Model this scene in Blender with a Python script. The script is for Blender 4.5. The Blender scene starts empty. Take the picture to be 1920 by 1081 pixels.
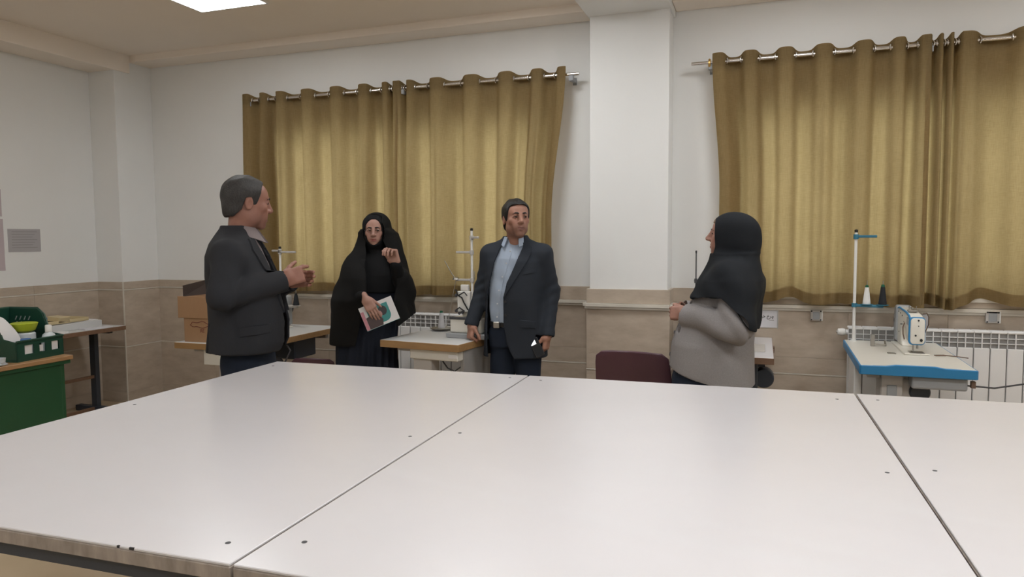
import bpy, bmesh, math, random
import numpy as np
from mathutils import Vector, Matrix, Euler
from mathutils.bvhtree import BVHTree

R = math.radians
SC = bpy.context.scene
COL = SC.collection
random.seed(7)

# ------------------------------------------------------------------ camera
cam_d = bpy.data.cameras.new('camera')
cam = bpy.data.objects.new('camera', cam_d); COL.objects.link(cam)
cam_d.sensor_width = 36.0; cam_d.lens = 1345.0 / 1920.0 * 36.0
cam_d.clip_start = 0.05; cam_d.clip_end = 200
YAW, PITCH, ROLL = R(19.2), R(-4.04), R(0.38)
_f = Vector((-math.sin(YAW) * math.cos(PITCH), math.cos(YAW) * math.cos(PITCH), math.sin(PITCH)))
_r = Vector((math.cos(YAW), math.sin(YAW), 0)); _u = _r.cross(_f)
_r2 = _r * math.cos(ROLL) - _u * math.sin(ROLL); _u2 = _u * math.cos(ROLL) + _r * math.sin(ROLL)
cam.matrix_world = Matrix(((_r2.x, _u2.x, -_f.x, 0), (_r2.y, _u2.y, -_f.y, 0), (_r2.z, _u2.z, -_f.z, 1.5), (0, 0, 0, 1)))
SC.camera = cam

# ------------------------------------------------------------------ world, exposure
world = bpy.data.worlds.new('world'); SC.world = world; world.use_nodes = True
bg = world.node_tree.nodes['Background']
bg.inputs[0].default_value = (0.80, 0.90, 1.0, 1); bg.inputs[1].default_value = 3.2
vs = SC.view_settings
vs.view_transform = 'Standard'; vs.look = 'None'; vs.gamma = 1.0; vs.use_curve_mapping = False
vs.exposure = 0.0
LAMP = 19.2

# ------------------------------------------------------------------ materials
MATS = {}
def mat(name, col, rough=0.5, metal=0.0, noise=0.0, nscale=8.0, stretch=(1, 1, 1), bump=0.0, bscale=200.0, spec=0.5, col2=None,
        coat=0.0, sheen=0.0, rnd=0.0, alpha=1.0, trans=0.0, emit=0.0, sss=0.0, attr=None, bstretch=(1, 1, 1)):
    m = bpy.data.materials.new(name); m.use_nodes = True
    nt = m.node_tree; N = nt.nodes; L = nt.links
    b = N['Principled BSDF']
    b.inputs['Base Color'].default_value = (*col, 1); b.inputs['Roughness'].default_value = rough
    b.inputs['Metallic'].default_value = metal; b.inputs['Specular IOR Level'].default_value = spec
    b.inputs['Coat Weight'].default_value = coat
    if sheen: b.inputs['Sheen Weight'].default_value = sheen; b.inputs['Sheen Roughness'].default_value = 0.6
    if trans: b.inputs['Transmission Weight'].default_value = trans
    if alpha < 1: b.inputs['Alpha'].default_value = alpha
    if sss:
        b.inputs['Subsurface Weight'].default_value = sss; b.inputs['Subsurface Radius'].default_value = (0.012, 0.005, 0.003)
    if emit: b.inputs['Emission Color'].default_value = (*col, 1); b.inputs['Emission Strength'].default_value = emit
    tc = None
    if noise or bump:
        tc = N.new('ShaderNodeTexCoord')
    src = None
    if attr:
        a = N.new('ShaderNodeAttribute'); a.attribute_name = attr; src = a.outputs['Color']
    if noise:
        mp = N.new('ShaderNodeMapping'); mp.inputs['Scale'].default_value = stretch
        L.new(tc.outputs['Object'], mp.inputs[0])
        nz = N.new('ShaderNodeTexNoise'); nz.inputs['Scale'].default_value = nscale; nz.inputs['Detail'].default_value = 6
        nz.inputs['Roughness'].default_value = 0.6
        if rnd:
            oi = N.new('ShaderNodeObjectInfo'); ad = N.new('ShaderNodeVectorMath'); ad.operation = 'SCALE'
            cb = N.new('ShaderNodeCombineXYZ'); L.new(oi.outputs['Random'], cb.inputs[0]); L.new(oi.outputs['Random'], cb.inputs[2])
            L.new(cb.outputs[0], ad.inputs[0]); ad.inputs['Scale'].default_value = 37.0
            a2 = N.new('ShaderNodeVectorMath'); a2.operation = 'ADD'
            L.new(mp.outputs[0], a2.inputs[0]); L.new(ad.outputs[0], a2.inputs[1]); L.new(a2.outputs[0], nz.inputs['Vector'])
        else:
            L.new(mp.outputs[0], nz.inputs['Vector'])
        rp = N.new('ShaderNodeMapRange'); rp.inputs['From Min'].default_value = 0.3; rp.inputs['From Max'].default_value = 0.7
        L.new(nz.outputs['Fac'], rp.inputs['Value'])
        mx = N.new('ShaderNodeMix'); mx.data_type = 'RGBA'
        c2 = col2 if col2 else tuple(c * (1 - noise) for c in col)
        mx.inputs[6].default_value = (*col, 1); mx.inputs[7].default_value = (*c2, 1)
        L.new(rp.outputs[0], mx.inputs[0])
        if src is not None:
            ml = N.new('ShaderNodeMix'); ml.data_type = 'RGBA'; ml.blend_type = 'MULTIPLY'; ml.inputs[0].default_value = 1
            L.new(src, ml.inputs[6]); L.new(mx.outputs[2], ml.inputs[7]); src = ml.outputs[2]
        else:
            src = mx.outputs[2]
    if src is not None: L.new(src, b.inputs['Base Color'])
    if bump:
        mp = N.new('ShaderNodeMapping'); mp.inputs['Scale'].default_value = bstretch
        L.new(tc.outputs['Object'], mp.inputs[0])
        n2 = N.new('ShaderNodeTexNoise'); n2.inputs['Scale'].default_value = bscale; n2.inputs['Detail'].default_value = 3
        L.new(mp.outputs[0], n2.inputs['Vector'])
        bp = N.new('ShaderNodeBump'); bp.inputs['Strength'].default_value = bump; bp.inputs['Distance'].default_value = 0.01
        L.new(n2.outputs['Fac'], bp.inputs['Height']); L.new(bp.outputs[0], b.inputs['Normal'])
    MATS[name] = m
    return m

def curtain_mat():
    m = bpy.data.materials.new('curtain_cloth'); m.use_nodes = True
    nt = m.node_tree; N = nt.nodes; L = nt.links
    N.remove(N['Principled BSDF']); out = N['Material Output']
    tc = N.new('ShaderNodeTexCoord')
    def weave(sc):
        mp = N.new('ShaderNodeMapping'); mp.inputs['Scale'].default_value = sc
        L.new(tc.outputs['Object'], mp.inputs[0])
        n = N.new('ShaderNodeTexNoise'); n.inputs['Scale'].default_value = 1.0; n.inputs['Detail'].default_value = 2
        L.new(mp.outputs[0], n.inputs['Vector']); return n.outputs['Fac']
    a = weave((300, 300, 18)); b = weave((24, 24, 320)); c = weave((7, 7, 5))
    s1 = N.new('ShaderNodeMath'); s1.operation = 'ADD'; L.new(a, s1.inputs[0]); L.new(b, s1.inputs[1])
    s2 = N.new('ShaderNodeMath'); s2.operation = 'MULTIPLY_ADD'; L.new(c, s2.inputs[0]); s2.inputs[1].default_value = 0.5; L.new(s1.outputs[0], s2.inputs[2])
    rp = N.new('ShaderNodeMapRange'); rp.inputs['From Min'].default_value = 0.75; rp.inputs['From Max'].default_value = 1.75
    L.new(s2.outputs[0], rp.inputs['Value'])
    mx = N.new('ShaderNodeMix'); mx.data_type = 'RGBA'
    mx.inputs[6].default_value = (0.246, 0.180, 0.087, 1); mx.inputs[7].default_value = (0.358, 0.270, 0.143, 1)
    L.new(rp.outputs[0], mx.inputs[0])
    d = N.new('ShaderNodeBsdfDiffuse'); t = N.new('ShaderNodeBsdfTranslucent')
    L.new(mx.outputs[2], d.inputs['Color'])
    mt = N.new('ShaderNodeMix'); mt.data_type = 'RGBA'; mt.blend_type = 'MULTIPLY'; mt.inputs[0].default_value = 1
    L.new(mx.outputs[2], mt.inputs[6]); mt.inputs[7].default_value = (1.35, 1.22, 1.0, 1)
    L.new(mt.outputs[2], t.inputs['Color'])
    ms = N.new('ShaderNodeMixShader'); ms.inputs[0].default_value = 0.50
    L.new(d.outputs[0], ms.inputs[1]); L.new(t.outputs[0], ms.inputs[2]); L.new(ms.outputs[0], out.inputs[0])
    MATS['curtain_cloth'] = m

mat('wall_paint', (0.82, 0.82, 0.805), 0.55, noise=0.03, nscale=2.0, bump=0.03, bscale=60)
mat('ceiling_paint', (0.88, 0.80, 0.71), 0.7, noise=0.03, nscale=1.5)
mat('marble', (0.56, 0.475, 0.385), 0.32, noise=0.3, nscale=4.5, stretch=(1.0, 1.0, 2.4), col2=(0.41, 0.335, 0.26), rnd=1)
mat('marble_light', (0.70, 0.65, 0.57), 0.35, noise=0.15, nscale=5)
mat('grout', (0.60, 0.54, 0.46), 0.8)
mat('floor_stone', (0.55, 0.43, 0.29), 0.35, noise=0.3, nscale=2.2, col2=(0.45, 0.34, 0.22))
mat('white_laminate', (0.66, 0.64, 0.65), 0.22, noise=0.03, nscale=3, spec=0.5)
mat('raw_edge', (0.42, 0.36, 0.31), 0.7, noise=0.45, nscale=9, stretch=(3, 3, 1))
mat('navy_steel', (0.035, 0.042, 0.055), 0.45)
mat('black', (0.012, 0.012, 0.013), 0.5)
mat('dark_grey', (0.055, 0.055, 0.06), 0.5)
mat('chrome', (0.72, 0.70, 0.68), 0.22, metal=1.0)
mat('steel', (0.45, 0.43, 0.40), 0.35, metal=1.0)
mat('brass', (0.65, 0.42, 0.15), 0.3, metal=1.0)
mat('white_plastic', (0.78, 0.77, 0.74), 0.4)
mat('grey_plastic', (0.33, 0.34, 0.35), 0.45)
mat('warm_grey_panel', (0.50, 0.47, 0.44), 0.5)
mat('cream_enamel', (0.72, 0.69, 0.62), 0.3)
mat('blue_plastic', (0.030, 0.22, 0.46), 0.4)
mat('teal_plastic', (0.03, 0.16, 0.24), 0.45)
mat('beech_edge', (0.40, 0.235, 0.10), 0.5, noise=0.2, nscale=6, stretch=(1, 8, 8))
mat('brown_edge', (0.22, 0.125, 0.075), 0.55, noise=0.2, nscale=6, stretch=(1, 8, 8))
mat('table_grey', (0.62, 0.62, 0.61), 0.35)
mat('radiator_white', (0.76, 0.75, 0.74), 0.35)
mat('radiator_grey', (0.30, 0.29, 0.28), 0.6)
mat('purple_plastic', (0.105, 0.045, 0.062), 0.38, noise=0.1, nscale=5)
mat('green_metal', (0.020, 0.085, 0.035), 0.4, noise=0.15, nscale=2)
mat('green_plastic', (0.010, 0.055, 0.035), 0.4)
mat('wood_top', (0.42, 0.235, 0.105), 0.45, noise=0.25, nscale=5, stretch=(8, 1, 8))
mat('cardboard', (0.40, 0.235, 0.125), 0.8, noise=0.08, nscale=20, stretch=(8, 8, 1))
mat('cardboard_in', (0.26, 0.15, 0.085), 0.85)
mat('flap_shaded', (.06, .042, .035), .85)  # near-black cardboard: shadow inside the open box painted into the flap colour
mat('red_print', (0.16, 0.03, 0.03), 0.7)
mat('paper', (0.68, 0.67, 0.70), 0.7)
mat('paper_white', (0.80, 0.78, 0.77), 0.7)
mat('paper_pink', (0.52, 0.44, 0.46), 0.7)
mat('ink', (0.02, 0.02, 0.022), 0.7)
mat('print_grey', (0.42, 0.40, 0.41), 0.7)
mat('lime_plastic', (0.42, 0.50, 0.03), 0.4)
mat('milky_plastic', (0.62, 0.66, 0.68), 0.35)
mat('clear_plastic', (0.75, 0.78, 0.80), 0.2, alpha=0.55)
mat('blue_label', (0.05, 0.13, 0.34), 0.5)
mat('cream_tray', (0.62, 0.51, 0.30), 0.45)
mat('thread_white', (0.80, 0.79, 0.76), 0.8, bump=0.3, bscale=60, bstretch=(1, 1, 20))
mat('thread_black', (0.012, 0.014, 0.018), 0.8, bump=0.3, bscale=60, bstretch=(1, 1, 20))
mat('thread_grey', (0.55, 0.54, 0.55), 0.8, bump=0.3, bscale=60, bstretch=(1, 1, 20))
mat('green_tip', (0.01, 0.12, 0.06), 0.5)
mat('brown_felt', (0.17, 0.11, 0.08), 0.9)
mat('pvc_frame', (0.70, 0.70, 0.69), 0.4)
mat('lamp_frame', (0.75, 0.74, 0.72), 0.5)
def glass_mat():
    m = bpy.data.materials.new('window_glass'); m.use_nodes = True
    nt = m.node_tree; N = nt.nodes; L = nt.links; N.remove(N['Principled BSDF'])
    t = N.new('ShaderNodeBsdfTransparent'); g = N.new('ShaderNodeBsdfGlossy'); g.inputs['Roughness'].default_value = 0.03
    t.inputs[0].default_value = (0.93, 0.95, 0.95, 1)
    ms = N.new('ShaderNodeMixShader'); ms.inputs[0].default_value = 0.06
    L.new(t.outputs[0], ms.inputs[1]); L.new(g.outputs[0], ms.inputs[2]); L.new(ms.outputs[0], N['Material Output'].inputs[0])
    MATS['window_glass'] = m
glass_mat(); curtain_mat()
def lamp_mat(name, k, col=(0.965, 0.985, 1.0)):
    m = bpy.data.materials.new(name); m.use_nodes = True
    nt = m.node_tree; N = nt.nodes; N.remove(N['Principled BSDF'])
    e = N.new('ShaderNodeEmission'); e.inputs[0].default_value = (*col, 1); e.inputs[1].default_value = k
    nt.links.new(e.outputs[0], N['Material Output'].inputs[0]); MATS[name] = m

# ------------------------------------------------------------------ mesh helpers
class MB:
    """collects shapes in one bmesh; build() links them as one mesh object"""
    def __init__(s): s.b = bmesh.new()
    def box(s, x0, x1, y0, y1, z0, z1, bev=0.0, seg=2, M=None):
        t = bmesh.new()
        vs_ = [t.verts.new((x, y, z)) for z in (z0, z1) for y in (y0, y1) for x in (x0, x1)]
        for q in ((0, 2, 3, 1), (4, 5, 7, 6), (0, 1, 5, 4), (2, 6, 7, 3), (0, 4, 6, 2), (1, 3, 7, 5)): t.faces.new([vs_[i] for i in q])
        if bev: bmesh.ops.bevel(t, geom=t.edges[:], offset=bev, segments=seg, affect='EDGES', profile=0.5)
        return s._add(t, M)
    def _add(s, t, M=None):
        if M is not None: bmesh.ops.transform(t, matrix=M, verts=t.verts[:])
        bmesh.ops.recalc_face_normals(t, faces=t.faces[:])
        me = bpy.data.meshes.new('tmp'); t.to_mesh(me); t.free(); s.b.from_mesh(me); bpy.data.meshes.remove(me); return s
    def prism(s, pts, h0, h1, axis='z', bev=0.0, seg=2, M=None):
        """outline pts in the two other axes, extruded along axis"""
        t = bmesh.new()
        def mk(p, h):
            return {'z': (p[0], p[1], h), 'y': (p[0], h, p[1]), 'x': (h, p[0], p[1])}[axis]
        lo = [t.verts.new(mk(p, h0)) for p in pts]; hi = [t.verts.new(mk(p, h1)) for p in pts]
        n = len(pts)
        t.faces.new(lo); t.faces.new(hi)
        for i in range(n): t.faces.new((lo[i], lo[(i + 1) % n], hi[(i + 1) % n], hi[i]))
        bmesh.ops.recalc_face_normals(t, faces=t.faces[:])
        if bev:
            bmesh.ops.bevel(t, geom=[e for e in t.edges if len(e.link_faces) == 2 and e.calc_face_angle(0) > 0.6], offset=bev, segments=seg, affect='EDGES', profile=0.5)
        return s._add(t, M)
    def tube(s, pts, r, n=10, closed=False):
        t = bmesh.new(); P = [Vector(p) for p in pts]; rings = []
        rr = r if isinstance(r, (list, tuple)) else [r] * len(P)
        up = None
        for i, p in enumerate(P):
            if closed: d = P[(i + 1) % len(P)] - P[i - 1]
            else: d = P[min(i + 1, len(P) - 1)] - P[max(i - 1, 0)]
            d.normalize()
            if up is None: up = Vector((0, 0, 1)) if abs(d.z) < 0.9 else Vector((1, 0, 0))
            a = d.cross(up); a.normalize(); b_ = a.cross(d); up = b_
            rings.append([t.verts.new(p + (a * math.cos(2 * math.pi * k / n) + b_ * math.sin(2 * math.pi * k / n)) * rr[i]) for k in range(n)])
        m = len(P)
        for i in range(m if closed else m - 1):
            A, B = rings[i], rings[(i + 1) % m]
            for k in range(n): t.faces.new((A[k], A[(k + 1) % n], B[(k + 1) % n], B[k]))
        if not closed: t.faces.new(rings[0]); t.faces.new(rings[-1])
        return s._add(t)
    def lathe(s, prof, n=20, M=None):
        """prof: (radius, z) pairs"""
        t = bmesh.new(); rings = []
        for r_, z in prof:
            rings.append([t.verts.new((max(r_, 1e-4) * math.cos(2 * math.pi * k / n), max(r_, 1e-4) * math.sin(2 * math.pi * k / n), z)) for k in range(n)])
        for A, B in zip(rings, rings[1:]):
            for k in range(n): t.faces.new((A[k], A[(k + 1) % n], B[(k + 1) % n], B[k]))
        t.faces.new(rings[0]); t.faces.new(rings[-1])
        return s._add(t, M)
    def cyl(s, p0, p1, r, n=16):
        return s.tube([p0, p1], r, n)
    def mesh(s, verts, faces):
        t = bmesh.new(); v = [t.verts.new(p) for p in verts]
        for f in faces: t.faces.new([v[i] for i in f])
        return s._add(t)
    def build(s, name, m, parent=None, loc=(0, 0, 0), rot=(0, 0, 0), smooth=None):
        me = bpy.data.meshes.new(name); s.b.to_mesh(me); s.b.free()
        if smooth is not None:
            for p in me.polygons: p.use_smooth = True
            me.set_sharp_from_angle(angle=R(smooth))
        o = bpy.data.objects.new(name, me); COL.objects.link(o)
        me.materials.append(MATS[m] if isinstance(m, str) else m)
        o.location = loc; o.rotation_euler = rot; o.parent = parent
        return o

def tag(o, label, cat, group=None, kind=None):
    o['label'] = label; o['category'] = cat
    if group: o['group'] = group
    if kind: o['kind'] = kind
    return o
def thing(name, label, cat, loc=(0, 0, 0), rotz=0.0, group=None):
    o = bpy.data.objects.new(name, None); COL.objects.link(o); o.empty_display_size = 0.1
    o.location = loc; o.rotation_euler = (0, 0, rotz)
    return tag(o, label, cat, group)
def struct(o, label=None):
    o['kind'] = 'structure'
    if label: o['label'] = label
    return o
def dup(o, name=None, parent=None, loc=None):
    c = o.copy(); COL.objects.link(c)
    if parent is not None: c.parent = parent
    if loc is not None: c.location = loc
    return c
def rrect(x0, x1, z0, z1, r, n=4):
    pts = []
    for cx, cz, a0 in ((x1 - r, z1 - r, 0), (x0 + r, z1 - r, 90), (x0 + r, z0 + r, 180), (x1 - r, z0 + r, 270)):
        for k in range(n + 1):
            a = R(a0 + 90 * k / n); pts.append((cx + r * math.cos(a), cz + r * math.sin(a)))
    return pts

# ------------------------------------------------------------------ room shell
XL, XR, YB, YF, ZC = -5.84, 4.2, 5.45, -3.6, 3.19
WIN = [(-4.12, -1.62, 1.09, 2.44), (-0.16, 2.75, 1.09, 2.40)]
def build_room():
    struct(MB().box(XL - .2, XR + .2, YF - .2, YB + .3, -.1, 0).build('floor', 'floor_stone'), 'beige polished stone floor of the workshop')
    ce = struct(MB().box(XL - .2, XR + .2, YF - .2, YB + .3, ZC, ZC + .12).build('ceiling', 'ceiling_paint'), 'beige plaster ceiling with dropped edge beams')
    MB().box(XL, -1.22, 5.2, YB, 3.13, ZC + .01, .006).build('edge_beam', 'ceiling_paint', ce)
    MB().box(-.62, XR, 5.2, YB, 3.13, ZC + .01, .006).build('edge_beam', 'ceiling_paint', ce)
    MB().box(XL, -5.52, YF, 5.2, 3.03, ZC + .01, .006).build('edge_beam', 'ceiling_paint', ce)
    MB().box(-1.22, -.62, YF, YB, 3.09, ZC + .01, .006).build('cross_beam', 'wall_paint', ce)
    w = MB(); x = XL - .2
    for (a, b, z0, z1) in WIN:
        w.box(x, a, YB, YB + .26, 0, ZC); w.box(a, b, YB, YB + .26, 0, z0); w.box(a, b, YB, YB + .26, z1, ZC); x = b
    w.box(x, XR + .2, YB, YB + .26, 0, ZC)
    wb = struct(w.build('wall_back', 'wall_paint'), 'white back wall with two curtained windows and stone dado')
    wl = struct(MB().box(XL - .2, XL, YF - .2, YB, 0, ZC).build('wall_left', 'wall_paint'), 'white left wall above a stone dado')
    struct(MB().box(XR, XR + .2, YF - .2, YB, 0, ZC).build('wall_right', 'wall_paint'))
    struct(MB().box(XL, XR, YF - .2, YF, 0, ZC).build('wall_front', 'wall_paint'))
    c1 = struct(MB().box(-1.205, -.635, 5.215, YB, 0, 3.15, .004).build('wall_column', 'wall_paint'), 'white square column between the two curtained windows')
    c0 = struct(MB().box(XL, -5.535, 5.035, YB, 0, 3.16, .004).build('wall_corner_pier', 'wall_paint'), 'shallow white pier in the far left corner')
    # dado: one mesh per tile, shared between alike tiles
    cache = {}
    def tile(parent, w_, h_, loc, rz, kind='tile', m='marble', t=.018):
        k = (round(w_, 3), round(h_, 3), t, m)
        if k not in cache:
            o = MB().box(.0005, w_ - .0005, -t, 0, .0005, h_ - .0005, .0012, 1).build(kind, m); cache[k] = o.data
            o.parent = parent; o.location = loc; o.rotation_euler = (0, 0, rz)
        else:
            o = bpy.data.objects.new(kind, cache[k]); COL.objects.link(o); o.parent = parent; o.location = loc; o.rotation_euler = (0, 0, rz)
        return o
    rows = [(0.0, .10), (.10, .515), (.525, .64), (.64, .972), (1.015, 1.12)]
    def run(parent, x0, x1, y, rz=0.0, step=.62, org=None, moulding=True, rws=rows):
        """tiles along local x from x0 to x1; org maps (s) -> world location"""
        n = max(1, round((x1 - x0) / step)); w_ = (x1 - x0) / n
        for (z0, z1) in rws:
            for i in range(n):
                s = x0 + i * w_
                loc = (s, y, z0) if org is None else org(s, z0)
                tile(parent, w_, z1 - z0, loc, rz)
        # light strips between the rows
        def strip(z0, z1, t):
            loc = (x0, y, z0) if org is None else org(x0, z0)
            tile(parent, x1 - x0, z1 - z0, loc, rz, 'stone_strip', 'marble_light', t)
        strip(.515, .525, .021)
        if moulding:
            strip(.972, .990, .034); strip(.990, 1.015, .048)
        else:
            strip(1.040, 1.052, .022)
    rl = [(0.0, .10), (.10, .515), (.525, 1.040), (1.052, 1.12)]
    run(wb, -5.535, -4.22, YB, moulding=False, rws=rl)
    run(wb, -4.22, -1.205, YB)
    run(wb, -.635, XR, YB)
    run(c1, -1.225, -.615, 5.215, step=.65)
    run(c1, 5.197, YB, 0, R(90), step=.4, org=lambda s, z: (-.635, s, z))
    run(c1, 5.197, YB, 0, R(-90), step=.4, org=lambda s, z: (-1.205, 5.197 + YB - s, z))
    MB().box(-5.522, -5.512, 5.012, 5.022, 0, 1.121).build('stone_strip', 'marble_light', c0)
    run(c0, XL + .018, -5.517, 5.035, step=.4, moulding=False, rws=rl)
    run(c0, 5.017, YB, 0, R(90), step=.5, org=lambda s, z: (-5.535, s, z), moulding=False, rws=rl)
    run(wl, 0.6, 5.03, 0, R(90), step=.62, org=lambda s, z: (XL, s, z), moulding=False, rws=rl)
    # windows
    for i, (a, b, z0, z1) in enumerate(WIN):
        f = MB(); y0, y1 = YB + .08, YB + .15
        n = 3 if i == 0 else 4
        f.box(a, b, y0, y1, z0, z0 + .07, .006); f.box(a, b, y0, y1, z1 - .07, z1, .006)
        xs = [a + (b - a) * k / n for k in range(n + 1)]
        for k, xx in enumerate(xs):
            w0 = .07 if k in (0, n) else .10
            c = xx + (.035 if k == 0 else -.035 if k == n else 0)
            f.box(c - w0 / 2, c + w0 / 2, y0, y1, z0 + .07, z1 - .07, .006)
        fr = struct(f.build('window_%d' % (i + 1), 'pvc_frame'), 'white framed window behind the %s olive curtains' % ('left pair of' if i == 0 else 'right pair of'))
        for k in range(n):
            MB().box(xs[k] + .05, xs[k + 1] - .05, y0 + .03, y0 + .036, z0 + .06, z1 - .06).build('pane', 'window_glass', fr)
        MB().box(a - .05, b + .05, YB - .035, YB + .08, z0 - .035, z0, .006).build('window_sill', 'marble_light', fr)
build_room()

# ------------------------------------------------------------------ ceiling panels (the room's lamps)
def build_lamps():
    spots = [(-3.655, 4.10, .75, 'square ceiling light panel above the left window, just in frame'),
             (-1.75, 4.10, .95, 'square ceiling light panel between the left window and the column'),
             (.25, 4.10, .88, 'square ceiling light panel above the right window'),
             (2.4, 4.10, 1.25, 'square ceiling light panel over the right end of the window row'),
             (-3.655, 1.2, 1.0, 'square ceiling light panel over the left of the work tables'),
             (.0, 1.2, 1.75, 'square ceiling light panel over the middle of the work tables'),
             (2.4, 1.2, 1.8, 'square ceiling light panel over the right of the work tables'),
             (-3.655, -1.7, 1.3, 'square ceiling light panel at the rear left of the room'),
             (.0, -1.7, 2.0, 'square ceiling light panel behind the work tables')]
    for i, (x, y, k, lab) in enumerate(spots):
        t = thing('ceiling_light', lab, 'light', (x, y, ZC - .012), 0, 'square ceiling light panels')
        fm = MB()
        for (a, b, c, d) in ((-.3, .3, -.3, -.285), (-.3, .3, .285, .3), (-.3, -.285, -.285, .285), (.285, .3, -.285, .285)): fm.box(a, b, c, d, 0, .012)
        fm.build('frame', 'lamp_frame', t)
        lamp_mat('panel_light_%d' % i, LAMP * k)
        MB().box(-.285, .285, -.285, .285, .002, .010).build('diffuser', 'panel_light_%d' % i, t)
build_lamps()

# ------------------------------------------------------------------ curtains
def smooth01(t): t = min(max(t, 0), 1); return t * t * (3 - 2 * t)
YR = 5.335; ZR = 2.722
def curtain_panel(crests, x0, x1, zbot, seed, label, rod, edge_shift=None, hem=.075, bulge=None, lift=None):
    """crests: x of the folds that pass in front of the rod; between them the cloth passes behind it"""
    rng = random.Random(seed)
    # knots: alternate crest (+1) and trough (-1)
    kn = []
    for i, c in enumerate(crests):
        kn.append((c, 1.0))
        if i + 1 < len(crests): kn.append(((c + crests[i + 1]) / 2, -1.0))
    def wave(x):
        if x <= kn[0][0]: return math.cos(math.pi * min(1, (kn[0][0] - x) / .12)) * 1.0
        if x >= kn[-1][0]: return math.cos(math.pi * min(1, (x - kn[-1][0]) / .12)) * 1.0
        for (a, va), (b, vb) in zip(kn, kn[1:]):
            if a <= x <= b: return va + (vb - va) * (0.5 - 0.5 * math.cos(math.pi * (x - a) / (b - a)))
    nx, nz = int((x1 - x0) / .008), 90
    ph = [(rng.uniform(8, 26), rng.uniform(0, 6.28), rng.uniform(.4, 1)) for _ in range(7)]
    v = []; f = []
    for j in range(nz + 1):
        tz = j / nz
        for i in range(nx + 1):
            s = i / nx; x = x0 + (x1 - x0) * s
            w_ = math.tanh(1.9 * wave(x)) / math.tanh(1.9)
            amp = .038 + .016 * smooth01(tz * 2)
            irr = sum(a_ * math.sin(k_ * x + p_ + 1.6 * tz) for k_, p_, a_ in ph) / 7
            fine = math.sin(58 * x + 3 * math.sin(7 * x + seed) + .8 * tz) + .7 * math.sin(37 * x + seed * 2 - 1.1 * tz)
            y = YR - amp * w_ * (1 - .12 * smooth01((tz - .1) * 1.3)) - .010 * fine * smooth01(tz * 2) - .070 * irr * smooth01((tz - .05) * 1.6)
            top = ZR + .045 + .012 * w_
            zb = zbot + .006 * math.sin(9 * x + seed) + (lift(x) if lift else 0)
            z = top + (zb - top) * tz
            xx = x + .012 * irr * smooth01(tz) + (edge_shift(s, tz) if edge_shift else 0)
            if bulge: y += bulge(x, tz)
            v.append((xx, y, z))
    W = nx + 1
    for j in range(nz):
        for i in range(nx): f.append((j * W + i, j * W + i + 1, (j + 1) * W + i + 1, (j + 1) * W + i))
    me = bpy.data.meshes.new('curtain_cloth'); me.from_pydata(v, [], f); me.update()
    for p in me.polygons: p.use_smooth = True
    root = thing('curtain', label, 'curtain', (0, 0, 0), 0, 'olive eyelet curtains')
    o = bpy.data.objects.new('cloth', me); COL.objects.link(o); o.parent = root; me.materials.append(MATS['curtain_cloth'])
    # stitched hem: a second layer of cloth at the bottom and at the heading
    def band(name, z_lo_t, z_hi_t, off):
        hv = []; hf = []
        js = [j for j in range(nz + 1) if z_lo_t <= j / nz <= z_hi_t]
        for j in js:
            for i in range(nx + 1): p = v[j * W + i]; hv.append((p[0], p[1] + off, p[2]))
        for a in range(len(js) - 1):
            for i in range(nx): hf.append((a * W + i, a * W + i + 1, (a + 1) * W + i + 1, (a + 1) * W + i))
        hm = bpy.data.meshes.new(name); hm.from_pydata(hv, [], hf)
        for p in hm.polygons: p.use_smooth = True
        hm.materials.append(MATS['curtain_cloth'])
        h = bpy.data.objects.new(name, hm); COL.objects.link(h); h.parent = root
    band('hem', 1 - hem / 1.68, 1.0, .004); band('heading', 0, .06, .004)
    # eyelets where the cloth crosses the rod
    first = None
    for (a, va), (b, vb) in zip(kn, kn[1:]):
        x = (a + b) / 2
        if first is None:
            ring = [(0, .021 * math.cos(t), .021 * math.sin(t)) for t in [2 * math.pi * k / 18 for k in range(18)]]
            first = MB().tube(ring, .0055, 6, closed=True).build('eyelet', 'chrome', root, (x, YR, ZR), smooth=40)
            e = first
        else: e = dup(first, parent=root, loc=(x, YR, ZR))
        e.rotation_euler = (0, 0, R(25) * (1 if va > vb else -1))
    return root
def rod(x0, x1, label, brackets, brass=None):
    t = thing('curtain_rod', label, 'curtain rod')
    MB().cyl((x0, YR, ZR), (x1, YR, ZR), .0125, 14).build('pole', 'chrome', t, smooth=40)
    for bx in brackets:
        MB().box(bx - .018, bx + .018, YR - .02, YR + .02, ZR - .05, ZR - .011, .004).box(bx - .012, bx + .012, YR, YB, ZR - .045, ZR - .025).box(bx - .015, bx + .015, YB - .006, YB, ZR - .06, ZR - .005).build('bracket', 'grey_plastic', t)
    if brass:
        ring = [(0, .026 * math.cos(a), .026 * math.sin(a) - .006) for a in [2 * math.pi * k / 20 for k in range(20)]]
        MB().tube(ring, .009, 8, closed=True).build('ring', 'brass', t, (brass, YR, ZR), smooth=40)
    return t
r1 = rod(-4.36, -1.315, 'chrome curtain rod over the left window', (-1.375, -2.79, -4.3))
r2 = rod(-.495, 3.1, 'chrome curtain rod over the right window with a brass ring', (1.0, 3.0, -.36), brass=-.37)
curtain_panel([-4.32, -4.15, -3.98, -3.70, -3.41, -3.14, -2.93, -2.855], -4.36, -2.82, 1.045, 3,
              'olive curtain panel at the far left, behind the man seen from the side', r1)
curtain_panel([-2.82, -2.74, -2.50, -2.19, -1.90, -1.64, -1.45], -2.85, -1.42, 1.035, 5,
              'olive curtain panel behind the man in the light blue shirt', r1,
              edge_shift=lambda s, t: -.11 * s ** 3 * smooth01(t * 1.5) + .01)
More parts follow.
